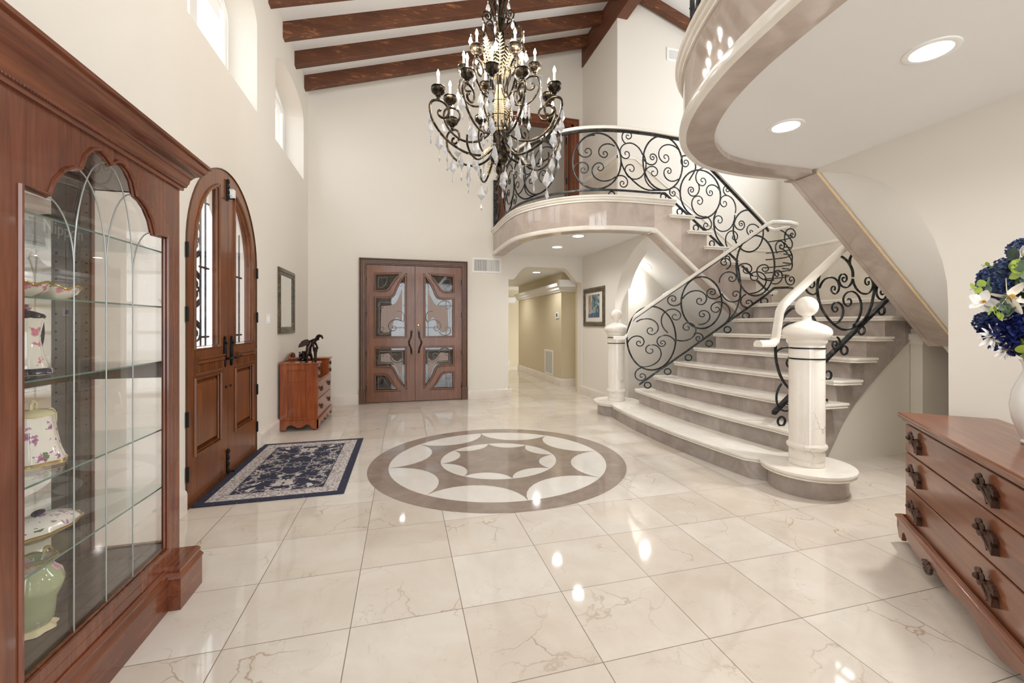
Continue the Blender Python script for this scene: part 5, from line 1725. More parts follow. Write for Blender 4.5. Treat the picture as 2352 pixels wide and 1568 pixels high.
for (x, y) in ((0.05, 0.05), (0.05, DP - 0.05), (LN - 0.05, 0.05), (LN - 0.05, DP - 0.05)):
    B().tube([(x, y - 0.012, 0.017), (x, y + 0.012, 0.017)], 0.017, 14).tube([(x, y, 0.02), (x - 0.01, y, 0.05), (x, y, 0.09)], 0.011, 8).obj('caster', M['black'], rc)

# ------------------------------------------------------------ vase and flowers on the large chest
VX, VY, VZ = 2.785, 1.275, 0.805
vs_ = thing('flower_vase', 'white vase on the large chest, cut by the right edge of the photo', 'vase', (VX, VY, VZ))
B().lathe([(0.05, 0), (0.055, 0.008), (0.05, 0.02), (0.062, 0.05), (0.082, 0.11), (0.09, 0.17), (0.082, 0.24), (0.06, 0.30), (0.045, 0.34), (0.05, 0.37), (0.06, 0.385), (0.055, 0.385), (0.042, 0.35)], n=32).obj('body', Mat('white_vase_glaze', rgb(236, 236, 234), 0.12).m, vs_)
for k, c in (('blue1', (44, 62, 108)), ('blue2', (60, 78, 118)), ('navy', (14, 30, 92))):
    M[k] = Mat('petal_' + k, rgb(*c), 0.55).m
M['petw'] = Mat('white_petal', rgb(240, 238, 236), 0.55).m
M['petc'] = Mat('cream_petal', rgb(238, 230, 214), 0.5).m
M['stam'] = Mat('yellow_stamen', rgb(214, 170, 90), 0.6).m
M['lf1'] = Mat('eucalyptus_leaf', rgb(104, 124, 106), 0.6).m
M['lf2'] = Mat('lime_leaf', rgb(146, 166, 62), 0.55).m
M['lf3'] = Mat('dark_leaf', rgb(48, 62, 50), 0.5).m
rnd = random.Random(11)


def petal(b, c, d, s, wd=0.6, cup=0.25, n=6):
    """cupped petal with its base at c pointing along d, length s"""
    d = Vector(d).normalized()
    o = d.orthogonal().normalized()
    o = Matrix.Rotation(rnd.uniform(0, 2 * PI), 3, d) @ o
    u = d.cross(o)
    vs, fs = [], []
    for i in range(n):
        t = i / (n - 1)
        w = wd * s * 0.5 * math.sin(PI * min(0.97, 0.12 + 0.86 * t)) ** 0.7
        for k in (-1, -0.5, 0, 0.5, 1):
            vs.append(Vector(c) + d * (s * t) + u * (w * k) + o * (cup * s * (t * t * 0.6 + abs(k) ** 2 * 0.3)))
    for i in range(n - 1):
        for k in range(4):
            fs.append((i * 5 + k, i * 5 + k + 1, (i + 1) * 5 + k + 1, (i + 1) * 5 + k))
    m0 = len(b.v)
    b.add(vs, fs)


def rosette_dirs(n):
    return [Vector((math.cos(i * 2.39996) * math.sqrt(1 - (1 - 2 * (i + .5) / n) ** 2), math.sin(i * 2.39996) * math.sqrt(1 - (1 - 2 * (i + .5) / n) ** 2), 1 - 2 * (i + .5) / n)) for i in range(n)]


def hydrangea(c, R, mat, label, n=110):
    t_ = thing('hydrangea', label, 'flower', c)
    b = B()
    for d in rosette_dirs(n):
        p = d * R * rnd.uniform(0.85, 1.05)
        tn = d.orthogonal().normalized()
        for j in range(4):
            q = Matrix.Rotation(j * PI / 2 + rnd.uniform(-.2, .2), 3, d) @ tn
            petal(b, p, (q * 0.8 + d * 0.55), R * rnd.uniform(0.24, 0.3), 0.85, 0.15, 4)
    b.ball((0, 0, 0), R * 0.86, 16, 12)
    b.obj('petals', mat, t_)
    B().tube([(0, 0, 0), Vector((VX, VY, VZ + 0.36)) - Vector(c)], 0.004, 6).obj('stem', M['lf1'], t_)
    return t_


def bloom(name, c, face, R, mat, label, n=9, layers=2, wd=0.5):
    t_ = thing(name, label, 'flower', c)
    f = Vector(face).normalized()
    o = f.orthogonal().normalized()
    b = B()
    for L in range(layers):
        for j in range(n):
            q = Matrix.Rotation((j + 0.5 * L) * 2 * PI / n, 3, f) @ o
            petal(b, (0, 0, 0), q * (1 - 0.25 * L) + f * (0.25 + 0.4 * L), R * (1 - 0.2 * L), wd, 0.1)
    b.obj('petals', mat, t_)
    s_ = B()
    for j in range(8):
        q = Matrix.Rotation(j * PI / 4, 3, f) @ o
        s_.tube([(0, 0, 0), q * R * 0.12 + f * R * 0.3], 0.0025, 5)
    s_.obj('stamens', M['stam'], t_)
    B().tube([(0, 0, 0), Vector((VX, VY, VZ + 0.36)) - Vector(c)], 0.003, 6).obj('stem', M['lf1'], t_)
    return t_


def sprig(c, d, L, mat, label, n=6, ls=0.045, round_=True, tip=None):
    t_ = thing('leaf_sprig', label, 'foliage', c)
    d = Vector(d).normalized()
    side = d.cross(Vector((0.5, -0.85, 0.1))).normalized()
    pts = [d * (L * i / 8) + Vector((0, 0, 0.10 * L * math.sin(i / 8 * PI))) for i in range(9)]
    B().tube(pts, [0.003 - 0.00025 * i for i in range(9)], 5).obj('stem', M['lf1'], t_)
    for i in range(n):
        q = pts[2 + int(6 * i / n)]
        b = B()
        sgn = 1 if i % 2 else -1
        petal(b, q, side * sgn + d * 0.5 + Vector((rnd.uniform(-.3, .3), rnd.uniform(-.3, .1), rnd.uniform(-.3, .3))), ls * (1.0 - 0.08 * i) * (1.25 if i < 2 else 1), 0.95 if round_ else 0.5, 0.06)
        b.obj('leaf', tip if (tip and i >= n - 3) else mat, t_)
    return t_


def vpos(px, py, back=0.0):
    """spot in the bouquet: offsets in metres left/up of the vase axis"""
    r = Vector((math.cos(TH), -math.sin(TH), 0))
    fw = Vector((VX, VY, 0)).normalized()
    return tuple(Vector((VX, VY, 0)) + r * px + fw * back + Vector((0, 0, py)))


hydrangea(vpos(-0.10, 1.325, -0.05), 0.098, M['navy'], 'large deep navy hydrangea low in the bouquet', 170)
hydrangea(vpos(-0.185, 1.555, 0.03), 0.062, M['blue2'], 'dusty blue hydrangea above the open cream magnolia', 120)
hydrangea(vpos(-0.215, 1.50, 0.03), 0.045, M['blue2'], 'small blue hydrangea right of the left white blossom', 80)
hydrangea(vpos(-0.235, 1.365, 0.05), 0.045, M['blue1'], 'small slate blue hydrangea at the left of the navy one', 80)
hydrangea(vpos(-0.055, 1.69, 0.02), 0.055, M['blue2'], 'dusty blue hydrangea at the top of the bouquet', 100)
hydrangea(vpos(-0.15, 1.625, 0.05), 0.035, M['blue2'], 'small grey blue hydrangea behind the lime leaves', 60)
hydrangea(vpos(-0.02, 1.50, 0.06), 0.09, M['blue1'], 'blue hydrangea behind the dark leaf at the right edge', 120)
bloom('magnolia', vpos(-0.135, 1.47, -0.11), (-0.35, -0.9, 0.15), 0.085, M['petc'], 'open cream magnolia with yellow stamens', 6, 1, 0.5)
bloom('magnolia', vpos(-0.11, 1.42, -0.09), (-0.3, -0.9, -0.3), 0.07, M['petc'], 'half hidden cream magnolia just above the navy hydrangea', 6, 1, 0.55)
bloom('white_blossom', vpos(-0.255, 1.455, 0.0), (-0.6, -0.7, 0.0), 0.055, M['petw'], 'white blossom at the left edge of the bouquet', 5, 1, 0.95)
bloom('white_blossom', vpos(-0.075, 1.66, -0.06), (-0.1, -1, 0.1), 0.045, M['petw'], 'white blossom at the top of the bouquet', 5, 1, 0.95)
bloom('white_blossom', vpos(-0.06, 1.53, -0.10), (-0.3, -1, 0.1), 0.05, M['petw'], 'white blossom by the right edge of the photo', 5, 1, 0.95)
bloom('white_dahlia', vpos(-0.20, 1.30, -0.03), (-0.5, -0.8, -0.2), 0.07, M['petw'], 'spiky white dahlia under the slate blue flower', 14, 3, 0.26)
bloom('white_dahlia', vpos(-0.145, 1.245, -0.05), (-0.2, -0.8, -0.5), 0.055, M['petw'], 'smaller spiky white flower beneath the dahlia', 12, 2, 0.26)
sprig(vpos(-0.15, 1.50, 0.02), (-1, 0.1, 0.04), 0.20, M['lf1'], 'grey green eucalyptus sprig reaching furthest left', 6, 0.045, True, M['lf2'])
sprig(vpos(-0.13, 1.56, 0.0), (-0.95, 0.1, 0.35), 0.17, M['lf1'], 'eucalyptus sprig with lime buds at the upper left', 7, 0.032, True, M['lf2'])
sprig(vpos(-0.10, 1.57, -0.08), (-0.7, -0.3, 0.3), 0.11, M['lf2'], 'lime green leaf sprig at the upper middle of the bouquet', 8, 0.045)
sprig(vpos(-0.12, 1.43, -0.06), (-1, -0.2, -0.05), 0.14, M['lf1'], 'eucalyptus sprig between magnolia and dahlia', 8, 0.052, True)
sprig(vpos(-0.15, 1.39, -0.06), (-1, -0.1, 0.10), 0.14, M['lf2'], 'thin lime sprig at the lower left of the bouquet', 7, 0.035, False)
sprig(vpos(-0.05, 1.60, -0.05), (-0.8, 0.0, 0.25), 0.13, M['lf3'], 'dark pointed leaves near the top of the bouquet', 6, 0.08, False)
sprig(vpos(-0.03, 1.57, -0.10), (-0.8, -0.1, 0.1), 0.10, M['lf1'], 'broad grey leaves behind the lime sprig', 6, 0.07, True)
sprig(vpos(-0.01, 1.45, -0.13), (-0.5, -0.4, -0.05), 0.07, M['lf3'], 'large dark leaf beside the magnolia', 4, 0.08, True)
sprig(vpos(-0.08, 1.235, -0.08), (-0.6, -0.4, -0.15), 0.08, M['lf2'], 'bright green leaf hanging below the navy hydrangea', 4, 0.065, True)
sprig(vpos(0.02, 1.62, 0.03), (-0.7, 0.1, 0.6), 0.16, M['lf3'], 'dark leaves behind the top blue hydrangea', 7, 0.07, False)
sprig(vpos(-0.06, 1.48, 0.0), (-0.9, 0.0, -0.25), 0.15, M['lf1'], 'grey green leaves filling the middle left', 9, 0.055, True)
sprig(vpos(0.0, 1.40, -0.02), (-0.9, -0.1, 0.3), 0.16, M['lf3'], 'dark leaves behind the cream magnolias', 8, 0.065, True)
sprig(vpos(-0.02, 1.30, 0.02), (-0.9, 0.1, -0.1), 0.16, M['lf1'], 'grey green leaves behind the dahlias', 8, 0.06, True)
sprig(vpos(-0.08, 1.40, 0.05), (-0.9, 0.1, 0.2), 0.15, M['lf3'], 'dark leaves between the slate and dusty blue hydrangeas', 8, 0.055, True)
# small dark lizard ornament on the third tread
lz = thing('lizard_ornament', 'small dark bronze lizard figure on a tread behind the near newel post', 'ornament', (4.03, 3.36, zt(3)))
lz.location = (3.86, 3.26, zt(3))
skin_fig('body', [((0, 0, 0.014), 0.013), ((0.03, 0, 0.024), 0.018), ((0.06, 0.0, 0.022), 0.014), ((0.085, 0, 0.014), 0.01), ((-0.04, 0, 0.010), 0.006), ((-0.075, 0.01, 0.006), 0.003)], [(0, 1), (1, 2), (2, 3), (0, 4), (4, 5)], M['statue'], lz, 1)
lz.rotation_euler = (0, 0, -0.5)
for x in (0.01, 0.055):
    for s in (-1, 1):
        B().tube([(x, 0, 0.012), (x + 0.008, s * 0.022, 0.012), (x + 0.016, s * 0.028, 0.002)], 0.0035, 5).obj('leg', M['statue'], lz)


# ------------------------------------------------------------ display cabinet in the left foreground
FX = -1.09
cab = thing('display_cabinet', 'tall cherry display cabinet with leaded glass door in the left foreground', 'cabinet', (-1.30, 2.02, 0))
KY0, KY1 = 1.48, 2.55
KYC = 2.02
half = [(2.05, 1.993), (2.09, 2.0), (2.13, 1.985), (2.165, 1.95), (2.185, 1.897), (2.22, 1.888), (2.265, 1.862), (2.305, 1.815), (2.325, 1.765), (2.43, 1.765), (2.43, 0.28)]
hole = [(2 * KYC - a, c) for a, c in half[::-1]] + [(KYC, 1.972)] + half
# smooth the lobes
fl_ = [(KY0, 0.19), (KY1, 0.19), (KY1, 2.06), (KY0, 2.06)]
B().prism([[(KY0, 0.19), (KY1, 0.19), (KY1, 2.06), (KY0, 2.06)], [(1.535, 0.235), (2.485, 0.235), (2.485, 2.05), (1.535, 2.05)]], lambda a, c, t: (FX - 0.028 * t, a, c)).obj('face_frame', M['cherry'], cab, True, smooth=0, bevel=0.003)
d_ = B().prism([[(1.537, 0.237), (2.483, 0.237), (2.483, 2.048), (1.537, 2.048)], hole], lambda a, c, t: (FX + 0.001 - 0.024 * t, a, c)).obj('door', M['cherry'], cab, True, smooth=0)
bb = B()
bead(bb, hole, lambda a, c: (FX + 0.002, a, c), 0.008)
bead(bb, offs(hole, -0.006), lambda a, c: (FX - 0.010, a, c), 0.007)
bb.obj('door_molding', M['cherry'], d_, True)
B().prism([[(1.60, 0.25), (2.45, 0.25), (2.45, 2.02), (1.60, 2.02)]], lambda a, c, t: (FX - 0.016 - 0.003 * t, a, c)).obj('door_glass', M['pane'], d_, True, smooth=0)
M['lead'] = Mat('silver_came', rgb(168, 172, 170), 0.3, 0.7).m
ld = B()
lx = FX - 0.012
cusps = [(1.715, 1.765), (1.855, 1.897), (2.02, 1.972), (2.185, 1.897), (2.325, 1.765)]
for y in (1.847, 2.015, 2.183):
    ld.tube([(lx, y, 0.28), (lx, y, 1.55)], 0.0025, 5)
for y, (l, r) in ((1.847, (0, 2)), (2.015, (1, 3)), (2.183, (2, 4))):
    for tgt in (l, r):
        cy, cz_ = cusps[tgt]
        pts = []
        for i in range(13):
            t = i / 12
            pts.append((lx, y + (cy - y) * (1 - math.cos(t * PI / 2)) , 1.55 + (cz_ - 1.55) * math.sin(t * PI / 2)))
        ld.tube(pts, 0.0025, 5)
ld.obj('leading', M['lead'], d_, True)
# sides: glass with frame, back posts, mirrored back, bottom deck
for y, nm in ((KY1, 0), (KY0, 1)):
    B().prism([[(FX - 0.028, 0.19), (-1.51, 0.19), (-1.51, 2.06), (FX - 0.028, 2.06)], [(FX - 0.055, 0.275), (-1.44, 0.275), (-1.44, 2.0), (FX - 0.055, 2.0)]], lambda a, c, t: (a, y - 0.022 * (t if nm == 0 else -t), c)).obj('side_frame', M['cherry'], cab, True, smooth=0)
    B().prism([[(FX - 0.04, 0.26), (-1.45, 0.26), (-1.45, 2.01), (FX - 0.04, 2.01)]], lambda a, c, t: (a, y + (-0.009 if nm == 0 else 0.009) - 0.003 * t, c)).obj('side_glass', M['pane'], cab, True, smooth=0)
B().box((-1.505, KY0 + 0.02, 0.27), (-1.499, KY1 - 0.02, 2.03)).obj('mirror_back', M['mirror'], cab, True, smooth=0)
B().box((-1.515, KY0, 0.19), (-1.506, KY1, 2.06)).obj('back_panel', M['cherry'], cab, True)
M['felt'] = wood('cabinet_interior_wood', (58, 42, 33), (80, 60, 48), (98, 76, 62), 'y', 0.25, 1)
B().box((-1.498, KY1 - 0.088, 0.27), (-1.445, KY1 - 0.024, 2.0)).obj('corner_post', M['felt'], cab, True)
B().box((-1.445, KY1 - 0.024, 1.09), (FX - 0.05, KY1 - 0.014, 1.165)).box((-1.498, KY0 + 0.03, 1.09), (-1.488, KY1 - 0.088, 1.165)).obj('cross_rail', M['felt'], cab, True)
pin = B()
for i in range(40):
    pin.ball((-1.444, KY1 - 0.05, 0.36 + i * 0.04), 0.004, 6, 4)
for i in range(40):
    for xx in (-1.462,):
        pin.ball((xx, KY1 - 0.0885, 0.36 + i * 0.04), 0.004, 6, 4)
pin.obj('shelf_pin_holes', M['black'], cab, True)
B().box((-1.50, KY0 + 0.02, 0.235), (FX - 0.03, KY1 - 0.02, 0.27)).obj('deck', M['felt'], cab, True)
B().box((-1.51, KY0, 2.0), (FX - 0.03, KY1, 2.06)).obj('top_board', M['cherry'], cab, True)
for z in (1.705, 1.44, 1.175, 0.845, 0.565):
    sh_ = B().box((-1.495, KY0 + 0.03, z - 0.006), (FX - 0.045, KY1 - 0.03, z)).obj('glass_shelf', M['shelfglass'], cab, True, smooth=0)
    B().box((FX - 0.045, KY0 + 0.03, z - 0.006), (FX - 0.043, KY1 - 0.03, z)).obj('shelf_edge', M['glassedge'], sh_, True, smooth=0)
# cornice and base (mitred round the front)
co_ = [(0, -0.015), (0.012, -0.015), (0.014, 0.0), (0.022, 0.004), (0.026, 0.018), (0.03, 0.024), (0.034, 0.045), (0.05, 0.066), (0.07, 0.078), (0.078, 0.09), (0.084, 0.095), (0.092, 0.108), (0.092, 0.12), (0.104, 0.124), (0.106, 0.136), (0.098, 0.14), (0, 0.14)]
pth = [(-1.52, KY1, 2.045), (FX, KY1, 2.045), (FX, KY0, 2.045), (-1.52, KY0, 2.045)]
B().sweep(pth[::-1], [(a * 0.98, c) for a, c in co_]).obj('cornice', M['cherryy'], cab, True, smooth=50)
rp = B()
n = 90
for i in range(n):
    y = KY0 - 0.01 + (KY1 - KY0 + 0.02) * i / n
    rp.tube([(FX + 0.018, y, 2.047), (FX + 0.018, y + 0.010, 2.063)], 0.005, 5)
rp.obj('rope_molding', M['cherryy'], cab, True)
bs = [(0, 0), (0.02, 0), (0.02, 0.135), (0.026, 0.142), (0.02, 0.155), (0.014, 0.165), (0.016, 0.178), (0.006, 0.192), (0, 0.192)]
B().sweep([(-1.52, KY0, 0.0), (FX, KY0, 0.0), (FX, KY1, 0.0), (-1.52, KY1, 0.0)][0:4], bs).obj('base', M['cherryy'], cab, True, smooth=30)
B().sweep([(FX - 0.02, KY1 - 0.085, 0.0), (FX, KY1 - 0.085, 0), (FX, KY1, 0), (FX - 0.06, KY1, 0)], [(a + 0.05 if a > 0 else -0.0, c * 1.06) for a, c in bs]).obj('base_block', M['cherryy'], cab, True, smooth=30)
B().box((-1.50, KY0 + 0.01, 0.0), (FX - 0.001, KY1 - 0.01, 0.19)).obj('plinth', M['cherryy'], cab, True)
# white lettering on a dark plate at the top shelf
sg = thing('display_sign', 'dark curved plate with white lettering on the top glass shelf', 'sign', (-1.42, 2.30, 1.706))
B().prism([[(-0.17, 0), (0.17, 0), (0.16, 0.07), (0.08, 0.10), (-0.08, 0.10), (-0.16, 0.07)]], lambda a, c, t: (0.012 * t, -a, c)).obj('plate', M['black'], sg)
fc = bpy.data.curves.new('lettering', 'FONT')
fc.body = 'Nippon'
fc.size = 0.075
fc.align_x = 'CENTER'
fc.extrude = 0.001
tmp = bpy.data.objects.new('lettering_text', fc)
COL.objects.link(tmp)
bpy.context.view_layer.update()
me = bpy.data.meshes.new_from_object(tmp.evaluated_get(bpy.context.evaluated_depsgraph_get()))
bpy.data.objects.remove(tmp)
me.materials.clear()
me.materials.append(M['white'])
fo = bpy.data.objects.new('lettering', me)
COL.objects.link(fo)
fo.parent = sg
fo.location = (0.0135, 0, 0.025)
fo.rotation_euler = (PI / 2, 0, PI / 2)


# porcelain on the shelves
def scallop(k, amp):
    return lambda a, r, z: r * (1 + amp * math.cos(k * a))


def pot(x, y, z, lab):
    t_ = thing('chocolate_pot', lab, 'porcelain pot', (x, y, z))
    B().lathe([(0.062, 0), (0.064, 0.004), (0.056, 0.012), (0.05, 0.03), (0.04, 0.075), (0.033, 0.12), (0.034, 0.15), (0.04, 0.185), (0.043, 0.20)], n=32, fl=scallop(8, 0.04)).obj('body', M['porc1'], t_)
    B().lathe([(0.043, 0.198), (0.047, 0.203), (0.043, 0.212), (0.02, 0.222), (0.008, 0.226)], n=24).obj('lid', M['cobalt'], t_)
    B().ball((0, 0, 0.236), 0.012, 10, 8).obj('knob', M['porc2'], t_)
    B().lathe([(0.063, 0.001), (0.067, 0.004), (0.064, 0.016), (0.058, 0.022)], n=32, fl=scallop(8, 0.05)).obj('foot_band', M['cobalt'], t_)
    hp_ = smooth_path([(0, 0.038, 0.195), (0, 0.062, 0.19), (0, 0.068, 0.14), (0, 0.058, 0.10), (0, 0.038, 0.095)], 4)
    B().tube(hp_, 0.006, 8).obj('handle', M['cobalt'], t_)


def jug(x, y, z, lab):
    t_ = thing('lidded_jug', lab, 'porcelain jug', (x, y, z))
    B().lathe([(0.088, 0), (0.085, 0.008), (0.07, 0.05), (0.06, 0.10), (0.054, 0.15), (0.052, 0.175)], n=40, fl=lambda a, r, z: r * (1 + 0.06 * math.cos(6 * a + z * 9))).obj('body', M['porc2'], t_)
    B().lathe([(0.055, 0.172), (0.058, 0.178), (0.05, 0.188), (0.02, 0.198)], n=32, fl=scallop(6, 0.05)).obj('lid', M['ivory'], t_)
    B().tube([(0, -0.012, 0.195), (0, -0.012, 0.215), (0, 0, 0.228), (0, 0.012, 0.215), (0, 0.012, 0.195)], 0.005, 7).obj('finial', M['ivory'], t_)
    B().lathe([(0.086, -0.0005), (0.09, 0.003), (0.087, 0.010), (0.082, 0.014)], n=40, fl=lambda a, r, z: r * (1 + 0.06 * math.cos(6 * a))).obj('foot_band', M['porcgold'], t_)
    hp_ = smooth_path([(0, 0.05, 0.175), (0, 0.075, 0.185), (0, 0.097, 0.165), (0, 0.095, 0.12), (0, 0.075, 0.085), (0, 0.062, 0.075)], 4)
    B().tube(hp_, 0.0065, 8).obj('handle', M['ivory'], t_)


def bowl(x, y, z, s, lab):
    t_ = thing('rose_bowl', lab, 'porcelain bowl', (x, y, z))
    B().lathe([(0.03 * s, 0), (0.033 * s, 0.004), (0.05 * s, 0.012), (0.075 * s, 0.03), (0.085 * s, 0.05), (0.08 * s, 0.052), (0.06 * s, 0.028), (0.02 * s, 0.012)], n=40, fl=scallop(7, 0.07)).obj('body', M['porc1'], t_)
    B().tube([(s * 0.085 * (1 + 0.07 * math.cos(7 * a)) * math.cos(a), s * 0.085 * (1 + 0.07 * math.cos(7 * a)) * math.sin(a), 0.052 + 0.006 * math.cos(7 * a)) for a in [2 * PI * i / 56 for i in range(56)]], 0.004, 6, True).obj('gilt_rim', M['porcgold'], t_)


bowl(-1.27, 1.86, 1.4405, 1.0, 'rose painted scalloped bowl half hidden by the cabinet stile')
bowl(-1.30, 2.05, 1.4405, 1.0, 'rose painted scalloped bowl, the right one on its glass shelf')
pot(-1.28, 1.92, 1.1755, 'tall flowered porcelain pot with cobalt lid on the middle glass shelf')
jug(-1.30, 1.98, 0.8455, 'flared lidded jug with violet sprigs and ivory handle')
cd = thing('covered_dish', 'oval covered dish with violet flowers and cobalt knob', 'porcelain dish', (-1.30, 2.0, 0.5655))
e = lambda sx, sy: Matrix.Diagonal((sx, sy, 1, 1))
B().lathe([(0.05, 0), (0.055, 0.004), (0.08, 0.018), (0.115, 0.034), (0.11, 0.037), (0.05, 0.02)], n=40, fl=scallop(10, 0.02)).xf(e(0.85, 1.25)).obj('dish', M['ivory'], cd)
B().lathe([(0.112, 0.036), (0.112, 0.042), (0.095, 0.06), (0.06, 0.076), (0.02, 0.085)], n=40, fl=scallop(10, 0.03)).xf(e(0.85, 1.25)).obj('cover', M['porc2'], cd)
B().tube([(0.104 * 0.97 * (1 + 0.03 * math.cos(10 * a)) * math.cos(a), 0.142 * (1 + 0.03 * math.cos(10 * a)) * math.sin(a), 0.041) for a in [2 * PI * i / 60 for i in range(60)]], 0.0045, 6, True).obj('gilt_rim', M['porcgold'], cd)
B().ball((0, 0, 0.092), 0.016, 10, 8, (1, 1.6, 0.7)).obj('knob', M['cobalt'], cd)
gv = thing('painted_vase', 'green vase with pink roses and two gilt handles on the cabinet floor', 'porcelain vase', (-1.27, 1.92, 0.2705))
B().lathe([(0.052, 0.022), (0.062, 0.04), (0.064, 0.075), (0.068, 0.11), (0.082, 0.14), (0.088, 0.165), (0.08, 0.195), (0.062, 0.215), (0.058, 0.225), (0.066, 0.245), (0.062, 0.246), (0.05, 0.225)], n=40, fl=scallop(6, 0.015)).obj('body', M['porcg'], gv)
B().lathe([(0.062, 0), (0.068, 0.004), (0.06, 0.012), (0.05, 0.018), (0.052, 0.024)], n=40, fl=scallop(8, 0.07)).obj('foot', M['ivory'], gv)
B().tube([(0.066 * math.cos(a), 0.066 * math.sin(a), 0.246 + 0.004 * math.cos(6 * a)) for a in [2 * PI * i / 40 for i in range(40)]], 0.0045, 6, True).obj('gilt_rim', M['porcgold'], gv)
for s in (-1, 1):
    hp_ = smooth_path([(0, s * 0.078, 0.195), (0, s * 0.098, 0.215), (0, s * 0.088, 0.25), (0, s * 0.068, 0.262), (0, s * 0.06, 0.245)], 4)
    B().tube(hp_, [0.009] * 4 + [0.006] * (len(hp_) - 4), 8).obj('handle', M['porcgold'], gv)

# ------------------------------------------------------------ chandelier over the medallion
CHX, CHY = 0.93, 4.25
ch = thing('chandelier', 'large bronze chandelier with candle lamps and crystal drops', 'chandelier', (CHX, CHY, 2.86))
z_ = 2.86


def P(r, a, z):
    return Vector((r * math.cos(a), r * math.sin(a), z - z_))


B().lathe([(0.004, -0.02), (0.012, 0.0), (0.02, 0.01), (0.035, 0.035), (0.038, 0.055), (0.03, 0.085), (0.018, 0.10), (0.05, 0.11), (0.082, 0.135), (0.092, 0.165), (0.09, 0.195), (0.075, 0.21), (0.05, 0.22), (0.045, 0.25), (0.062, 0.275), (0.06, 0.30), (0.045, 0.32), (0.055, 0.35), (0.052, 0.375), (0.035, 0.40), (0.03, 0.46)], n=28, fl=lambda a, r, z: r * (1 + (0.05 * math.cos(14 * a) if 0.22 < z < 0.36 else 0))).obj('finial_bowl', M['bronze'], ch)
B().lathe([(0.03, 0.44), (0.045, 0.50), (0.05, 0.60), (0.046, 0.76), (0.035, 0.84), (0.03, 0.90)], n=24, fl=lambda a, r, z: r * (1 + (0.08 * math.cos(12 * a) if 0.48 < z < 0.85 else 0))).obj('fluted_column', M['gold'], ch)
B().lathe([(0.024, 0.88), (0.024, 1.25), (0.045, 1.32), (0.03, 1.45), (0.03, 1.9), (0.016, 2.0), (0.014, 2.05), (0.014, zc(CHX) - z_ - 0.03)], n=16).obj('central_stem', M['bronze'], ch)
for i in range(8):
    a = 2 * PI * i / 8 + 0.2
    B().tube(smooth_path([P(0.03, a, 3.95), P(0.055, a, 4.2), P(0.03, a, 4.45), P(0.06, a, 4.62), P(0.02, a, 4.8)], 3), 0.009, 6).obj('stem_bar', M['bronze'], ch)
B().lathe([(0.0, 0), (0.08, 0.0), (0.085, 0.02), (0.05, 0.05), (0.015, 0.07)][::-1], n=24).xf(Matrix.Translation((0, 0, zc(CHX) - z_ - 0.06))).obj('ceiling_canopy', M['bronze'], ch)
# cage of vertical bars round the stem
for i in range(10):
    a = 2 * PI * i / 10
    B().tube(smooth_path([P(0.05, a, 3.28), P(0.11, a, 3.34), P(0.10, a, 3.55), P(0.085, a, 3.75), P(0.12, a, 3.88), P(0.07, a, 3.98), P(0.03, a, 4.2)], 3), 0.0065, 6).obj('cage_bar', M['bronze'], ch)
for r, z in ((0.13, 3.42), (0.125, 3.56), (0.12, 3.30)):
    B().tube([P(r, 2 * PI * i / 30, z) for i in range(30)], 0.004, 5, True).obj('cage_ring', M['bronze'], ch)


def crystal(b, p, s=1.0, tw=0.0):
    """kite-shaped cut drop hanging from p"""
    h = 0.075 * s
    w = 0.02 * s
    dd = 0.008 * s
    ca, sa = math.cos(tw), math.sin(tw)
    pr_ = [(0, 0, 0), (w * 0.55, 0, -h * 0.25), (w, 0, -h * 0.66), (0, 0, -h), (-w, 0, -h * 0.66), (-w * 0.55, 0, -h * 0.25), (0, dd, -h * 0.6), (0, -dd, -h * 0.6)]
    v = [(p[0] + x * ca - y * sa, p[1] + x * sa + y * ca, p[2] + z) for x, y, z in pr_]
    fs = []
    for i in range(6):
        j = (i + 1) % 6
        fs += [(i, j, 6), (j, i, 7)]
    b.add(v, fs)
    return b


rndc = random.Random(5)
NDROP = [0]


def drop(p, s=1.0, bead_=True):
    p = Vector(p)
    tw = rndc.uniform(0, PI)
    b = B()
    if bead_:
        b.ball((p.x, p.y, p.z - 0.012), 0.008, 8, 6)
    crystal(b, (p.x, p.y, p.z - 0.022), s * 1.3, tw)
    if s > 1.25:
        b.ball((p.x, p.y, p.z - 0.03 - 0.0975 * s), 0.006, 8, 6)
        crystal(b, (p.x, p.y, p.z - 0.035 - 0.0975 * s), s * 0.8, tw + 1)
    b.obj('crystal_drop', M['crystal'], ch, smooth=0)
    NDROP[0] += 1


def cup_and_candle(p, hgt=0.10, lit=True):
    b = B()
    prof = [(0.010, -0.05), (0.016, -0.045), (0.014, -0.03), (0.024, -0.024), (0.026, -0.016), (0.034, -0.008), (0.056, 0.010), (0.066, 0.030), (0.064, 0.048), (0.056, 0.056), (0.064, 0.060), (0.060, 0.066), (0.016, 0.062)]
    b.lathe(prof, n=48, fl=lambda a, r, z: r * (1 + (0.07 * abs(math.cos(7 * a)) - 0.04 if 0.0 < z < 0.054 else 0)))
    c = b.xf(Matrix.Translation(p)).obj('candle_cup', M['bronze'], ch)
    B().tube([p + Vector((0, 0, 0.06)), p + Vector((0, 0, 0.06 + hgt))], 0.0115, 10).obj('candle_sleeve', M['candle'], c)
    zb = 0.06 + hgt
    B().lathe([(0.008, zb), (0.014, zb + 0.014), (0.0155, zb + 0.024), (0.009, zb + 0.045), (0.002, zb + 0.064)], n=10).xf(Matrix.Translation(p)).obj('flame_bulb', M['bulb'], c)
    l = bpy.data.lights.new('candle_lamp', 'POINT')
    l.energy = 4.2
    l.color = (1.0, 0.92, 0.82)
    l.shadow_soft_size = 0.03
    o = bpy.data.objects.new('candle_lamp', l)
    COL.objects.link(o)
    o.parent = ch
    o.location = p + Vector((0, 0, zb + 0.09))


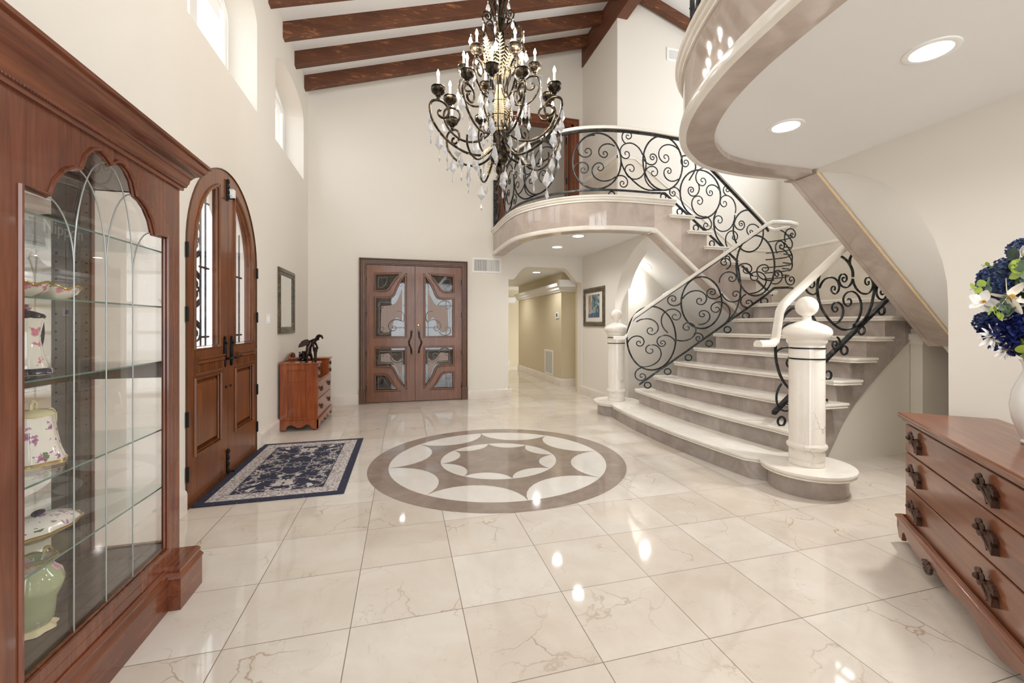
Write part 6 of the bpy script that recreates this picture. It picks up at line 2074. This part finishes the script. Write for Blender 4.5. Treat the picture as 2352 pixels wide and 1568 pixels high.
def scroll_arm(a, pts, r=0.0085):
    r = r * 1.25
    """arm in the vertical plane of azimuth a; pts [(r, z)]"""
    B().tube(smooth_path([P(q[0], a, q[1]) for q in pts], 4), r, 7).obj('scroll_arm', M['bronze'], ch)


def sp2d(cr, cz_, sr, sz, d, T=7.5):
    return [(p[0], p[1]) for p in spiral(cr, cz_, sr, sz, d, T, 22)]


# lower tier: six long arms and six shorter ones between
for i in range(6):
    a = math.radians(12 + 60 * i)
    base = [(0.05, 3.22), (0.10, 3.08), (0.22, 3.02), (0.38, 3.03), (0.56, 3.12), (0.68, 3.26), (0.71, 3.38), (0.69, 3.44)]
    scroll_arm(a, base + [(q[0], q[1]) for q in sp2d(0.60, 3.36, 0.68, 3.45, -1, 7)][1:], 0.0095)
    cup_and_candle(P(0.63, a, 3.525), 0.105)
    B().tube([P(0.645, a, 3.47), P(0.632, a, 3.455), P(0.63, a, 3.49)], 0.008, 6).obj('arm_leaf', M['bronze'], ch)
    drop(P(0.715, a, 3.36), 1.25)
    drop(P(0.62, a, 3.17), 1.6)
    drop(P(0.70, a, 3.27), 1.3)
    drop(P(0.40, a, 3.02), 1.6)
    drop(P(0.25, a, 3.0), 1.2)
for i in range(6):
    a = math.radians(42 + 60 * i)
    base = [(0.06, 3.38), (0.12, 3.26), (0.24, 3.20), (0.38, 3.22), (0.50, 3.32), (0.56, 3.44), (0.555, 3.52)]
    scroll_arm(a, base + [(q[0], q[1]) for q in sp2d(0.47, 3.45, 0.55, 3.53, -1, 7)][1:], 0.009)
    cup_and_candle(P(0.50, a, 3.60), 0.10)
    drop(P(0.57, a, 3.42), 1.3)
    drop(P(0.42, a, 3.22), 1.6)
    drop(P(0.26, a, 3.18), 1.3)
# loops that hang below the lower tier
for i in range(3):
    a = math.radians(102 + 120 * i)
    scroll_arm(a, [(0.06, 3.20), (0.16, 3.06), (0.26, 2.96), (0.36, 2.905), (0.45, 2.93), (0.50, 3.0), (0.50, 3.08)], 0.008)
    drop(P(0.48, a, 2.92), 1.8)
    drop(P(0.34, a, 2.89), 1.2)
# middle / upper tier
for i in range(6):
    a = math.radians(-18 + 60 * i)
    base = [(0.07, 3.70), (0.14, 3.58), (0.26, 3.56), (0.36, 3.64), (0.41, 3.76), (0.39, 3.83)]
    scroll_arm(a, base + [(q[0], q[1]) for q in sp2d(0.325, 3.76, 0.385, 3.835, -1, 7)][1:], 0.008)
    cup_and_candle(P(0.36, a, 3.90), 0.10)
    drop(P(0.42, a, 3.74), 1.3)
    drop(P(0.30, a, 3.57), 1.5)
    drop(P(0.20, a, 3.56), 1.2)
# crown of scrolls near the top
for i in range(6):
    a = math.radians(10 + 60 * i)
    B().tube([P(q[0], a, q[1]) for q in [(v.x, v.y) for v in smooth_path([(0.03, 4.02, 0), (0.12, 4.05, 0), (0.22, 4.08, 0), (0.275, 4.14, 0), (0.285, 4.21, 0)], 4)] + sp2d(0.21, 4.21, 0.285, 4.22, -1, 9)[1:]], 0.0095, 6).obj('crown_scroll', M['bronze'], ch)
    B().tube([P(q[0], a, q[1]) for q in [(v.x, v.y) for v in smooth_path([(0.03, 4.28, 0), (0.10, 4.31, 0), (0.16, 4.35, 0), (0.185, 4.41, 0)], 4)] + sp2d(0.125, 4.42, 0.185, 4.42, -1, 9)[1:]], 0.0085, 6).obj('crown_scroll', M['bronze'], ch)
    B().tube(smooth_path([P(0.025, a, 4.2), P(0.06, a, 4.45), P(0.11, a, 4.56), P(0.09, a, 4.66), P(0.05, a, 4.62)], 4), 0.007, 6).obj('crown_scroll', M['bronze'], ch)
    drop(P(0.30, a, 4.20), 1.1)
    drop(P(0.25, a, 4.08), 1.2)
    drop(P(0.17, a, 4.37), 1.0)
    drop(P(0.12, a, 4.58), 1.0)


def frond(a, r0, z0, r1, z1, sgn):
    """feathered gilt leaf"""
    b = B()
    n = 12
    ax = P(r1, a, z1) - P(r0, a, z0)
    L = ax.length
    ax.normalize()
    sd = Vector((-math.sin(a), math.cos(a), 0))
    out = Vector((math.cos(a), math.sin(a), 0))
    for i in range(n):
        t = i / (n - 1)
        c = P(r0, a, z0) + ax * L * t + out * 0.02 * math.sin(t * PI)
        w = 0.045 * math.sin(PI * (0.15 + 0.8 * t)) + 0.004
        for s in (-1, 1):
            b.tube([c, c + sd * s * w + ax * 0.022], [0.008, 0.003], 5)
    b.tube([P(r0, a, z0) + ax * L * i / 6 + out * 0.02 * math.sin(i / 6 * PI) for i in range(7)], 0.004, 5)
    b.obj('gilt_frond', M['gold'], ch)


for i in range(6):
    a = math.radians(-40 + 60 * i)
    frond(a, 0.06, 3.84, 0.17, 4.16, 1)
    frond(a + 0.5, 0.07, 3.86, 0.24, 4.08, 1)
    frond(a + 0.5, 0.12, 3.62, 0.08, 3.38, 1)
for i in range(3):
    a = math.radians(102 + 120 * i)
    frond(a, 0.10, 3.12, 0.26, 2.96, 1)
